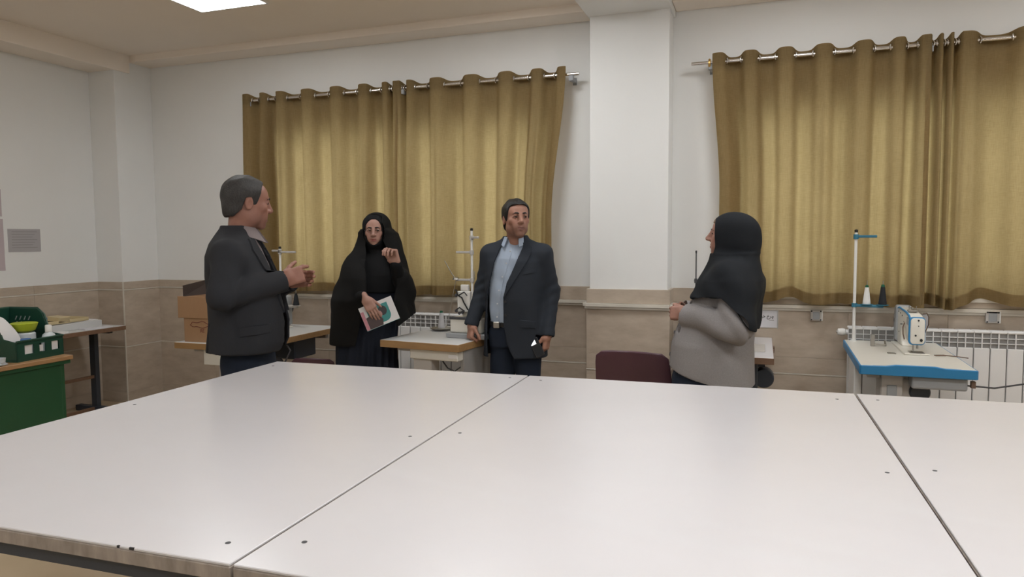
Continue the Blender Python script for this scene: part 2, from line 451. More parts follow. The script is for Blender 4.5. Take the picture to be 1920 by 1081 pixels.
curtain_panel([-.31, -.10, .13, .37, .62, .83, .97], -.35, 1.0, 1.03, 9,
              'olive curtain panel behind the woman in the grey coat', r2,
              edge_shift=lambda s, t: .06 * (1 - s) ** 3 * smooth01(t * 1.8),
              lift=lambda x: .055 * math.exp(-((x - .17) / .09) ** 2))
curtain_panel([.995, 1.06, 1.12, 1.18, 1.55, 1.86, 2.15, 2.45, 2.75, 2.98], 0.975, 3.02, 1.04, 12,
              'olive curtain panel at the far right edge behind the blue-edged machine', r2,
              lift=lambda x: .05 * math.exp(-((x - 1.35) / .10) ** 2) - .03 * math.exp(-((x - 1.15) / .05) ** 2))

# ------------------------------------------------------------------ work tables
def build_work_tables():
    labs = ['white-topped work table at the left, beside the man in profile', 'white-topped work table in the middle of the three',
            'white-topped work table at the right edge, nearest the blue-edged machine']
    ox, oy = -2.105, .985; W, L, ZT = 1.228, 1.81, .93
    rng = random.Random(4)
    for i in range(3):
        t = thing('work_table', labs[i], 'table', (ox + i * (W + .006) * math.cos(R(1.0)), oy + i * (W + .006) * math.sin(R(1.0)) - .012, 0), R(1.0), 'three joined work tables')
        MB().box(.001, W - .001, 0.001, L - .001, ZT - .006, ZT, .0015, 1).build('laminate_sheet', 'white_laminate', t)
        MB().box(0, W, 0, L, ZT - .034, ZT - .006, .002, 1).build('tabletop', 'raw_edge', t)
        f = MB(); z1, z0 = ZT - .034, ZT - .074; a = .03
        f.box(a, W - a, a, a + .04, z0, z1); f.box(a, W - a, L - a - .04, L - a, z0, z1)
        f.box(a, a + .04, a + .04, L - a - .04, z0, z1); f.box(W - a - .04, W - a, a + .04, L - a - .04, z0, z1)
        f.build('frame', 'navy_steel', t)
        lg = None
        for (x, y) in ((a, a), (W - a - .04, a), (a, L - a - .04), (W - a - .04, L - a - .04)):
            if lg is None: lg = MB().box(0, .04, 0, .04, 0, z0).build('leg', 'navy_steel', t, (x, y, 0))
            else: dup(lg, parent=t, loc=(x, y, 0))
        sc = None
        pos = [(.06, .09), (W - .06, .10), (.07, L - .10), (W - .07, L - .09), (.06, L * .52), (W - .06, L * .47)]
        for (x, y) in pos:
            loc = (x + rng.uniform(-.015, .015), y + rng.uniform(-.04, .04), ZT - .0002)
            if sc is None: sc = MB().lathe([(.0055, 0), (.0055, .0009), (.004, .0011)], 10).build('screw', 'dark_grey', t, loc)
            else: dup(sc, parent=t, loc=loc)
        for k in range(5):
            x = rng.uniform(.15, W - .05)
            ch = MB().box(x, x + rng.uniform(.004, .012), -.0004, .003, ZT - .004, ZT + .0004).build('chip', 'ink', t)
build_work_tables()

# ------------------------------------------------------------------ radiators
def radiator(label, x0, n, yw=YB - .018):
    p = .092; t = thing('radiator', label, 'radiator', (x0, yw - .05, 0), 0, 'sectional wall radiators')
    z0, z1, zt = .20, .775, .885; d = .095
    def sec():
        m = MB()
        m.box(.003, p - .003, -d, -d + .016, z0, z1, .003, 1)
        m.box(.001, p - .001, -d, 0, zt - .015, zt, .004, 1)
        m.box(.006, p - .006, -.02, 0, z0, zt - .02)
        m.box(p / 2 - .003, p / 2 + .003, -d + .002, -.01, z0 + .01, zt - .01); m.box(.001, .004, -d + .004, -d + .02, z1, zt - .01)
        for z in (.804, .837): m.box(.001, p - .001, -d + .003, -d + .02, z, z + .004)
        return m
    s0 = sec().build('section', 'radiator_white', t)
    for i in range(1, n): dup(s0, parent=t, loc=(i * p, 0, 0))
    MB().box(.004, n * p - .004, -d + .017, -d + .022, z0 + .02, zt - .014).build('core', 'radiator_grey', t)
    MB().cyl((-.01, -.05, .845), (n * p + .01, -.05, .845), .018).build('manifold', 'radiator_white', t, smooth=40)
    MB().box(.1, .13, -.0, .045, .5, .54).build('bracket', 'radiator_white', t); MB().box(n * p - .13, n * p - .1, 0, .045, .5, .54).build('bracket', 'radiator_white', t)
    for xx in (.1, n * p - .13): MB().box(xx, xx + .03, -.02, .0, 0, z0 + .01).build('foot', 'radiator_white', t)
    v = MB().lathe([(.010, -.06), (.012, -.02), (.022, -.015), (.026, .0), (.022, .03), (.012, .034)], 16, Matrix.Rotation(R(-90), 4, 'Y')).build('valve', 'white_plastic', t, (-.03, -.05, .845), smooth=40)
    MB().cyl((-.07, -.05, .845), (.0, -.05, .845), .009).build('pipe', 'steel', t, smooth=40)
    return t
radiator('white sectional radiator behind the overlock sewing table', -2.92, 9)
radiator('white sectional radiator behind the blue-edged sewing table', .56, 15)

# ------------------------------------------------------------------ thread cones
def cone(label, loc, m='thread_white', tip='green_tip', h=.12, r=.028, group='thread cones'):
    t = thing('thread_cone', label, 'thread', loc, 0, group)
    MB().lathe([(r * .96, 0), (r, .004), (r * .98, .012), (r * .55, h * .9), (r * .5, h)], 20).build('thread', m, t, smooth=40)
    MB().lathe([(r * .42, h), (r * .46, h + .004), (r * .36, h + .014), (.004, h + .016)], 16).build('cone_core', tip, t, smooth=40)
    return t

# ------------------------------------------------------------------ sewing tables
def sew_table(label, loc, rz, w, l, edge, top, leg, zt=.78, cut=None, th=.045, under=True):
    t = thing('sewing_table', label, 'table', loc, rz, 'sewing machine tables')
    hw = w / 2
    MB().box(-hw + .002, hw - .002, .002, l - .002, zt - .006, zt, .0015, 1).build('tabletop', top, t)
    if cut:   # raised front lip: the edge band climbs over the middle of the front edge
        e = MB().prism([(-hw, zt - th), (hw, zt - th), (hw, zt - .001), (hw * .48, zt + .001), (hw * .30, zt + .009), (-hw * .38, zt + .009), (-hw * .56, zt + .001), (-hw, zt - .001)], -.006, .012, 'y', .003, 1)
        e.box(-hw - .006, -hw + .006, .0, l, zt - th, zt - .002, .003, 1); e.box(hw - .006, hw + .006, .0, l, zt - th, zt - .002, .003, 1); e.box(-hw, hw, l - .006, l + .006, zt - th, zt - .002, .003, 1)
        e.build('edge_band', edge, t)
    else:
        MB().box(-hw, hw, 0, .008, zt - th, zt - .001, .002, 1).box(-hw, -hw + .008, .008, l, zt - th, zt - .001, .002, 1).box(hw - .008, hw, .008, l, zt - th, zt - .001, .002, 1).box(-hw, hw, l - .008, l, zt - th, zt - .001).build('edge_band', edge, t)
    MB().box(-hw + .008, hw - .008, .008, l - .008, zt - th, zt - .006).build('board', edge, t)
    for y in (.16, l - .14):
        g = MB().box(-.05, .05, y - .025, y + .025, .06, zt - th - .04).box(-hw + .06, hw - .06, y - .03, y + .03, 0, .06, .01, 2).box(-hw + .05, hw - .05, y - .02, y + .02, zt - th - .04, zt - th)
        g.build('leg', leg, t)
    MB().box(-.02, .02, .18, l - .16, .14, .18).build('crossbar', leg, t)
    return t

def thread_stand(parent, x, y, z0, h, body, arm, arms, tray=None, cap='black', r=.0095):
    s = MB().cyl((0, 0, 0), (0, 0, h), r, 12).lathe([(.02, 0), (.02, .008), (.012, .012)], 14).build('stand_pole', body, parent, (x, y, z0), smooth=40)
    MB().lathe([(r + .001, h), (r + .002, h + .016), (.004, h + .02)], 12).build('cap', cap, s, smooth=40)
    for (z, dx, dy) in arms:
        a = MB(); d = Vector((dx, dy, 0)); n_ = Vector((-dy, dx, 0)).normalized()
        Mx = Matrix(((d.normalized().x, n_.x, 0, 0), (d.normalized().y, n_.y, 0, 0), (0, 0, 1, z), (0, 0, 0, 1)))
        a.box(-.012, d.length, -.009, .009, -.005, .012, .003, 1, M=Mx).lathe([(r + .007, -.014), (r + .007, .018)], 14, M=Matrix.Translation((0, 0, z)))
        a.build('guide_arm', arm, s, smooth=40)
    if tray:
        (z, dx, dy) = tray; d = Vector((dx, dy, 0)); n_ = Vector((-dy, dx, 0)).normalized()
        Mx = Matrix(((d.normalized().x, n_.x, 0, 0), (d.normalized().y, n_.y, 0, 0), (0, 0, 1, z), (0, 0, 0, 1)))
        a = MB().box(-.015, d.length, -.016, .016, -.02, -.002, .006, 2, M=Mx).lathe([(r + .008, -.022), (r + .008, .004)], 14, M=Matrix.Translation((0, 0, z)))
        for q in (.42, .96):
            p = d * q; a.lathe([(.036, -.004), (.038, 0), (.030, .001)], 18, M=Matrix.Translation((p.x, p.y, z)))
        a.build('spool_tray', arm, s, smooth=40)
        pn = MB()
        for q in (.42, .96): p = d * q; pn.cyl((p.x, p.y, z), (p.x, p.y, z + .155), .003, 8)
        pn.build('spool_pin', 'steel', s)
    return s

def lockstitch(label, parent_loc, rz, trim, body='cream_enamel'):
    """single needle machine head; local y runs from the needle end (0) back to the handwheel, x across, z from the tabletop"""
    t = thing('sewing_machine', label, 'sewing machine', parent_loc, rz)
    MB().box(-.085, .085, -.03, .44, .001, .012, .003, 2).build('bed', body, t)
    prof = [(0.0, .085), (.012, .076), (.085, .076), (.10, .088), (.112, .12), (.145, .148), (.19, .155), (.235, .145), (.262, .11), (.27, .06), (.262, .03), (.235, .012), (.40, .012), (.405, .10), (.41, .225), (.395, .252), (.36, .268), (.12, .262), (.03, .25), (0.0, .225)]
    MB().prism(prof, -.048, .048, 'x', .012, 3).build('arm', body, t, smooth=50)
    MB().prism(rrect(-.055, .055, .064, .246, .026), -.012, .012, 'y', .004, 2).build('face_trim', trim, t, smooth=50)
    fp = MB().prism(rrect(-.046, .050, .072, .240, .022), -.022, -.008, 'y', .006, 3).build('face_plate', body, t, smooth=50)
    sc = MB()
    for (x, z, r_) in ((.005, .226, .006), (.006, .19, .0035), (-.012, .128, .0065), (.026, .098, .010)):
        sc.cyl((x, -.024, z), (x, -.018, z), r_, 12)
    sc.build('screw', 'black', fp)
    # trim line along the top edge of the arm
    MB().prism([(.0, .236), (.035, .256), (.13, .268), (.36, .274), (.40, .262), (.40, .254), (.36, .264), (.13, .258), (.04, .244), (.0, .224)], -.053, -.040, 'x', .002, 1).build('trim_line', trim, t)
    sd = MB()
    for (y, z, r_) in ((.30, .235, .004), (.24, .225, .005), (.18, .19, .004), (.24, .165, .005), (.28, .16, .004), (.33, .10, .004), (.36, .24, .004)):
        sd.cyl((-.052, y, z), (-.044, y, z), r_, 10)
    sd.build('side_screw', 'dark_grey', t)
    MB().box(-.053, -.045, .03, .085, .185, .235, .004, 1).build('tension_plate', 'grey_plastic', t)
    MB().tube([(-.055, .13, .19), (-.068, .12, .16), (-.070, .10, .12), (-.064, .08, .085)], .0045, 8).build('knee_lever', 'brown_felt', t, smooth=40)
    MB().cyl((-.016, .025, .078), (-.016, .025, .025), .006, 10).cyl((.014, .03, .078), (.014, .03, .035), .007, 10).cyl((-.016, .025, .03), (-.016, .025, .012), .002, 8).build('needle_bar', 'steel', t, smooth=40)
    MB().box(-.026, -.006, .005, .045, .013, .018, .002, 1).box(-.018, -.012, .02, .03, .016, .04).build('presser_foot', 'steel', t)
    MB().box(-.045, .055, -.028, .06, .0115, .0135, .001, 1).build('needle_plate', 'steel', t)
    MB().prism(rrect(-.06, .06, .02, .275, .02), .405, .475, 'y', .01, 2).build('motor_cover', 'grey_plastic', t, smooth=50)
    hw = MB().lathe([(.02, 0), (.055, .004), (.06, .012), (.055, .024), (.02, .03)], 24, Matrix.Translation((0, .472, .16)) @ Matrix.Rotation(R(-90), 4, 'X')).build('handwheel', 'dark_grey', t, smooth=40)
    MB().cyl((.02, .12, .26), (.02, .12, .305), .003, 8).cyl((-.01, .2, .262), (-.01, .2, .30), .003, 8).box(-.04, .03, .10, .13, .266, .280, .003, 1).box(.0, .02, .17, .22, .268, .288, .003, 1).lathe([(.014, 0), (.016, .006), (.010, .012)], 14, Matrix.Translation((.035, .16, .266))).build('thread_guide', 'steel', t, smooth=40)
    MB().tube([(.05, .05, .262), (.075, .05, .268), (.092, .06, .24), (.095, .07, .19), (.08, .09, .14), (.07, .1, .09)], .0035, 8).build('cable', 'brown_felt', t, smooth=40)
    return t

# --- blue-edged table with its machine, far right
RZ3 = R(-1)
T3 = sew_table('white sewing table with a bright blue edge, right of the woman in grey', (.790, 4.255, 0), RZ3, .545, 1.02, 'blue_plastic', 'cream_enamel', 'warm_grey_panel', cut=True, th=.05, zt=.80)
def on3(x, y, z=.80):
    c, s = math.cos(RZ3), math.sin(RZ3); return (.790 + c * x - s * y, 4.255 + s * x + c * y, z)
MB().box(-.02, .24, .03, .42, .68, .75, .01, 2).build('oil_pan', 'grey_plastic', T3)
MB().box(-.16, -.05, .10, .30, .44, .75, .006, 1).build('control_box', 'warm_grey_panel', T3)
MB().box(-.13, -.08, .095, .10, .60, .68, .003, 1).build('switch', 'grey_plastic', T3)
MB().lathe([(.048, -.05), (.052, -.04), (.052, .04), (.046, .05)], 24, Matrix.Translation((.035, .16, .645)) @ Matrix.Rotation(R(90), 4, 'X')).build('motor', 'navy_steel', T3, smooth=40)
MB().box(-.275, -.235, .30, .60, .0, .75, .004, 1).build('side_panel', 'radiator_white', T3)
MB().tube([(.2, .3, .72), (.3, .32, .66), (.45, .4, .64), (.62, .5, .655), (.85, .62, .655), (1.1, .78, .62), (1.35, .98, .42), (1.46, 1.08, .15), (1.48, 1.10, .008)], .005, 8).build('power_cable', 'dark_grey', T3, smooth=40)
MB().box(.255, .275, .03, .06, .70, .735).build('hook', 'brown_felt', T3)
S3 = thread_stand(T3, -.222, .955, .80, .72, 'white_plastic', 'teal_plastic', [(.69, .122, -.02)], (.25, .170, -.03))
cone('white thread cone on the blue spool tray, right machine', on3(-.222 + .170 * .42, .955 - .03 * .42, 1.051), 'thread_white', h=.11, r=.024)
cone('black thread cone on the blue spool tray, right machine', on3(-.222 + .170 * .96, .955 - .03 * .96, 1.051), 'thread_black', h=.115, r=.025)
M3 = lockstitch('white and blue lockstitch machine on the blue-edged table', on3(.068, .470), RZ3, 'blue_plastic'); M3.scale = (.78, 1.12, .90)
tag(MB().box(-.03, .03, -.012, .012, .0, .006, .002, 1).tube([(.02, 0, .004), (.06, -.04, .004), (.1, -.1, .003)], .003, 6).build('hex_driver', 'brown_felt', None, on3(.19, .46), (0, 0, RZ3 + R(20))), 'small brown screwdriver lying on the blue-edged table', 'tool')
tag(MB().box(-.022, .022, -.02, .02, 0, .004, .001, 1).build('metal_gauge', 'steel', None, on3(-.06, .47), (0, 0, RZ3)), 'small metal plate lying left of the needle', 'plate')
bb = MB().box(-.012, .012, -.012, .012, 0, .075, .002, 1).cyl((0, 0, .012), (.075, 0, .012), .004, 8).cyl((.075, 0, .006), (.075, .04, .03), .006, 8).build('bobbin_winder', 'steel', None, on3(-.13, .76), (0, 0, RZ3))
tag(bb, 'small steel bobbin winder bracket at the rear of the blue-edged table', 'bracket')

# --- overlock table in the middle
RZ1 = R(-7)
T1o = (-2.185, 4.335, 0)
T1 = sew_table('grey-topped sewing table with a beech edge, at the hand of the man in blue shirt', T1o, RZ1, .63, .86, 'beech_edge', 'table_grey', 'warm_grey_panel', th=.05, zt=.80)
def on1(x, y, z=.80):
    c, s = math.cos(RZ1), math.sin(RZ1); return (T1o[0] + c * x - s * y, T1o[1] + s * x + c * y, z)
MB().box(-.09, .29, .03, .16, .68, .75, .006, 1).build('drawer_rail', 'cream_enamel', T1)
MB().box(-.075, .07, .05, .16, .47, .69, .006, 1).build('control_box', 'warm_grey_panel', T1)
MB().box(-.055, -.045, .045, .052, .49, .51).box(.045, .055, .045, .052, .49, .51).build('screw', 'black', T1)
MB().box(.22, .29, .026, .031, .70, .725, .002, 1).build('label_plate', 'paper_white', T1)
MB().box(.27, .30, .1, .5, .18, .75, .004, 1).build('side_panel', 'radiator_grey', T1)
MB().tube([(.12, .12, .66), (.17, .10, .62), (.22, .11, .60), (.29, .12, .65)], .005, 8).build('cable', 'dark_grey', T1, smooth=40)
def overlock():
    t = thing('overlock_machine', 'cream overlock machine with black thread tubes beside the blue-shirted man', 'sewing machine', on1(.175, .36), RZ1)
    MB().box(-.12, .20, -.09, .16, 0, .035, .006, 2).build('base', 'grey_plastic', t)
    MB().box(-.10, .15, -.07, .12, .035, .145, .014, 3).build('lower_cover', 'cream_enamel', t)
    MB().box(-.10, .15, -.075, -.066, .13, .15, .003, 1).build('cover_edge', 'dark_grey', t)
    MB().prism([(-.02, .145), (.13, .145), (.14, .20), (.10, .30), (.05, .31), (.04, .24), (-.02, .22)], -.03, .10, 'y', .01, 2).build('upper_body', 'cream_enamel', t, smooth=50)
    MB().box(-.045, .06, -.055, -.03, .185, .33, .006, 2).build('tension_plate', 'white_plastic', t)
    MB().box(-.02, .045, -.052, -.03, .33, .375, .006, 2).build('thread_plate', 'white_plastic', t)
    tb = MB()
    tb.tube([(-.05, -.062, .34), (-.03, -.066, .30), (.0, -.066, .285), (.015, -.064, .25), (.045, -.06, .20)], .005, 7)
    tb.tube([(-.03, -.062, .30), (.02, -.068, .325), (.04, -.064, .30)], .0045, 7)
    tb.tube([(-.045, -.062, .20), (-.02, -.068, .215), (.02, -.066, .19)], .005, 7)
    tb.build('thread_tube', 'black', t, smooth=40)
    for (x, z) in ((-.05, .19), (-.025, .175), (.0, .18), (-.05, .30), (.10, .21)): MB().lathe([(.010, 0), (.012, .006), (.008, .014)], 12, Matrix.Translation((x, -.055, z)) @ Matrix.Rotation(R(90), 4, 'X')).build('tension_knob', 'dark_grey', t, smooth=40)
    MB().lathe([(.02, 0), (.06, .006), (.062, .03), (.02, .036)], 24, Matrix.Translation((.155, .05, .20)) @ Matrix.Rotation(R(90), 4, 'Y')).build('handwheel', 'cream_enamel', t, smooth=40)
    return t
overlock()
S1 = thread_stand(T1, .03, .70, .80, .755, 'white_plastic', 'warm_grey_panel', [(.70, .09, -.06), (.59, -.125, -.02), (.38, -.13, -.02)])
MB().tube([(-.13, -.02, .39), (-.16, -.03, .43), (-.205, -.06, .53)], .003, 6).lathe([(.028, 0), (.024, .014), (.010, .022)], 14, Matrix.Translation((-.13, -.02, .385))).build('spool_holder', 'steel', S1, smooth=40)
MB().cyl((.02, -.004, .38), (.02, -.004, .45), .004, 8).cyl((-.13, -.02, .385), (-.20, -.05, .02), .0022, 6).build('thread_wire', 'steel', S1)
cone('grey thread cone with green tip standing on the beech-edged table', on1(-.185, .60, .82), 'thread_grey', h=.115)
tag(MB().lathe([(.012, 0), (.07, .006), (.085, .018), (.082, .02), (.066, .010), (.0, .006)], 24).build('spool_dish', 'steel', None, on1(-.185, .60, .801), smooth=40), 'shallow grey dish under the green-tipped thread cone', 'dish')
tag(MB().lathe([(.008, 0), (.009, .006), (.004, .01)], 12).build('screw_knob', 'ink', None, on1(-.03, .44, .80), smooth=40), 'tiny dark knob lying on the beech-edged table', 'knob')

# --- left table with cardboard box, behind the man in profile
T0 = sew_table('beech-edged sewing table carrying the cardboard box, behind the man in profile', (-3.70, 4.08, 0), R(0), .65, 1.18, 'beech_edge', 'table_grey', 'warm_grey_panel', zt=.76)
MB().box(-.10, .10, .04, .14, .60, .715, .004, 1).build('drawer_rail', 'cream_enamel', T0)
MB().box(-.02, .26, .62, .9, .56, .71, .006, 1).build('motor_housing', 'navy_steel', T0)
MB().lathe([(.05, -.07), (.055, -.06), (.055, .06), (.05, .07)], 20, Matrix.Translation((.18, .45, .56)) @ Matrix.Rotation(R(70), 4, 'X')).build('motor', 'dark_grey', T0, smooth=40)
MB().tube([(.14, .58, .80), (.24, .5, .74), (.345, .45, .66), (.30, .42, .55), (.2, .45, .5)], .007, 8).build('cable', 'dark_grey', T0, smooth=40)
S0 = thread_stand(T0, -.14, 1.0, .76, .66, 'white_plastic', 'warm_grey_panel', [(.63, .17, -.02), (.64, -.10, .03)], (.19, .19, -.05))
cone('black thread cone on the spool tray behind the clasped hands', (-3.70 - .14 + .19 * .96, 4.08 + 1.0 - .05 * .96, .951), 'thread_black', tip='black', h=.085, r=.026)
M0 = lockstitch('cream sewing machine mostly hidden behind the man in profile', (-3.80, 4.62, .76), 0, 'grey_plastic')
def bottle(name, label, loc, prof, m, cap=None, capm='white_plastic', group=None):
    t = thing(name, label, 'bottle', loc, 0, group)
    MB().lathe(prof, 20).build('body', m, t, smooth=40)
    if cap: MB().lathe(cap, 16).build('cap', capm, t, smooth=40)
    return t
bottle('oil_bottle', 'clear plastic oil bottle on the table beside the man in profile', (-3.585, 4.66, .76), [(.03, 0), (.036, .006), (.036, .10), (.03, .13), (.014, .15), (.012, .165)], 'clear_plastic', [(.013, .165), (.014, .18), (.005, .205)])

# --- small sewing table behind the woman in grey
T2 = sew_table('brown-edged sewing table behind the woman in grey', (-.21, 4.47, 0), R(0), .58, .92, 'brown_edge', 'white_laminate', 'navy_steel', zt=.78, th=.04)
MB().lathe([(.055, -.05), (.06, -.04), (.06, .05), (.055, .06)], 24, Matrix.Translation((.235, .25, .62)) @ Matrix.Rotation(R(90), 4, 'X')).build('motor', 'navy_steel', T2, smooth=40)
MB().box(.08, .20, .06, .34, .30, .735, .01, 2).build('motor_bracket', 'navy_steel', T2)
MB().box(.286, .296, .36, .40, .755, .775).box(.286, .30, .50, .57, .745, .772).build('hinge', 'brown_felt', T2)
MB().box(.12, .24, .22, .55, .780, .784, .002, 1).build('machine_plate', 'warm_grey_panel', T2)
thread_stand(T2, -.235, .84, .78, .60, 'dark_grey', 'dark_grey', [(.40, .10, -.06)], r=.0045)
lockstitch('cream sewing machine hidden behind the woman in grey', (-.24, 4.80, .78), 0, 'grey_plastic')

# ------------------------------------------------------------------ purple plastic chairs
def chair(label, loc, rz):
    t = thing('plastic_chair', label, 'chair', loc, rz, 'purple plastic chairs')
    def shell(name, fn, nu, nv, th, m='purple_plastic'):
        v = []; f = []
        for side in (0, 1):
            for j in range(nv + 1):
                for i in range(nu + 1):
                    p, n_ = fn(i / nu, j / nv); v.append(p + n_ * (th if side else 0))
        W = nu + 1; Nn = W * (nv + 1)
        for j in range(nv):
            for i in range(nu):
                a = j * W + i; f.append((a, a + 1, a + W + 1, a + W)); f.append((Nn + a, Nn + a + W, Nn + a + W + 1, Nn + a + 1))
        bd = [j * W for j in range(nv + 1)] + [nv * W + i for i in range(1, W)] + [j * W + nu for j in range(nv - 1, -1, -1)] + [i for i in range(nu - 1, 0, -1)]
        for a, b in zip(bd, bd[1:] + bd[:1]): f.append((a, b, Nn + b, Nn + a))
        return MB().mesh(v, f).build(name, m, t, smooth=50)
    def back(u, v_):
        z = .45 + .375 * v_
        hw = (.235 - .025 * v_) * (1 - .16 * max(0, (v_ - .86) / .14) ** 2)
        s = (u - .5) * 2
        y = .20 + .07 * v_ - .035 * s * s * 1.0 - .02 * math.cos(v_ * 3)
        return Vector((s * hw, y, z - .012 * s * s * (1 if v_ > .9 else 0))), Vector((s * .25, 1, .1)).normalized()
    def seat(u, v_):
        s = (u - .5) * 2
        return Vector((s * (.20 + .025 * v_), -.20 + .41 * v_, .45 - .012 * (1 - s * s) - .02 * max(0, .3 - v_))), Vector((0, 0, -1))
    shell('backrest', back, 20, 20, .014); shell('seat', seat, 12, 12, .012)
    rim = [back(0, k / 10)[0] for k in range(11)] + [back(k / 12, 1)[0] for k in range(1, 13)] + [back(1, 1 - k / 10)[0] for k in range(1, 11)]
    MB().tube(rim, .010, 8).build('rim', 'purple_plastic', t, smooth=40)
    first = None
    for sx in (-1, 1):
        MB().cyl((sx * .19, -.17, .44), (sx * .22, -.22, 0), .011, 10).build('leg', 'chrome', t, smooth=40)
        MB().cyl((sx * .19, .17, .44), (sx * .22, .24, 0), .011, 10).build('leg', 'chrome', t, smooth=40)
        MB().tube([(sx * .19, .16, .44), (sx * .20, .21, .48), (sx * .20, .235, .56)], .010, 8).build('back_support', 'chrome', t, smooth=40)
    return t
chair('purple plastic chair in front of the white column', (-.70, 4.45, 0), R(176))
chair('low purple plastic chair between the man in profile and the woman in the chador', (-3.25, 4.80, 0), R(190)).scale = (.78, .78, .72)

# ------------------------------------------------------------------ left side: tables, crate, papers
def side_table():
    t = thing('side_table', 'brown-edged side table with T-shaped steel legs along the left wall', 'table', (-5.51, 3.2, 0))
    MB().box(-.29, .29, 0, 1.56, .725, .76, .002, 1).build('tabletop', 'brown_edge', t)
    MB().box(-.286, .286, .004, 1.556, .757, .762).build('laminate_sheet', 'table_grey', t)
    for y in (.12, 1.48):
        MB().box(-.03, .03, y - .02, y + .02, .04, .725).box(-.22, .24, y - .03, y + .03, 0, .05, .006, 1).box(-.2, .2, y - .02, y + .02, .70, .725).build('leg', 'navy_steel', t)
    MB().box(-.012, .012, .14, 1.46, .30, .325).box(-.012, .012, .14, 1.46, .02, .045).build('crossbar', 'brown_edge', t)
side_table()
ZS = .762
pb = tag(MB().box(-.21, .21, -.42, .42, 0, .06, .006, 2).build('light_box', 'table_grey', None, (-5.565, 4.22, ZS)), 'grey slab-like box lying along the side table', 'box')
MB().box(-.19, .19, -.40, .40, .06, .066, .002, 1).build('lid', 'paper_white', pb)
tr = thing('letter_tray', 'cream plastic tray resting on the grey box', 'tray', (-5.53, 4.28, ZS + .067), R(4))
MB().box(-.17, .17, -.24, .24, 0, .006).box(-.17, -.162, -.24, .24, 0, .03, .002, 1).box(.162, .17, -.24, -.05, 0, .026, .002, 1).box(.162, .17, .05, .24, 0, .026, .002, 1).box(-.17, .17, .232, .24, 0, .03, .002, 1).box(-.17, .17, -.24, -.232, 0, .03, .002, 1).build('shell', 'cream_tray', tr)
MB().prism([(.05, .02), (.17, .02), (.185, .05), (.05, .06)], -.05, .05, 'y', .003, 1).build('front_lip', 'cream_tray', tr)
sp = tag(MB().box(-.03, .03, -.09, .09, 0, .02, .008, 2).build('stapler', 'ink', None, (-5.54, 4.33, ZS + .074), (0, 0, R(20))), 'dark stapler lying in the cream tray', 'stapler')
MB().box(-.022, .022, -.095, .03, .02, .038, .008, 2).build('top_arm', 'blue_label', sp)
tag(MB().box(-.06, .06, -.1, .1, 0, .012, .003, 1).build('dark_pouch', 'dark_grey', None, (-5.58, 4.14, ZS + .074), (0, 0, R(8))), 'flat dark pouch lying in the cream tray', 'pouch')
for (x, y, z, a, w, l, lab) in ((-5.285, 4.10, ZS, 4, .05, .13, 'white papers sticking out at the front of the side table'),):
    pp = tag(MB().box(-w, w, -l, l, 0, .012, .001, 1).build('paper_stack', 'paper_white', None, (x, y, z), (0, 0, R(a))), lab, 'paper')
tag(MB().box(-.05, .05, -.12, .12, 0, .008, .001, 1).build('paper_sheet', 'paper', None, (-5.285, 4.52, ZS), (0, 0, R(-10))), 'grey sheet at the right end of the side table', 'paper')

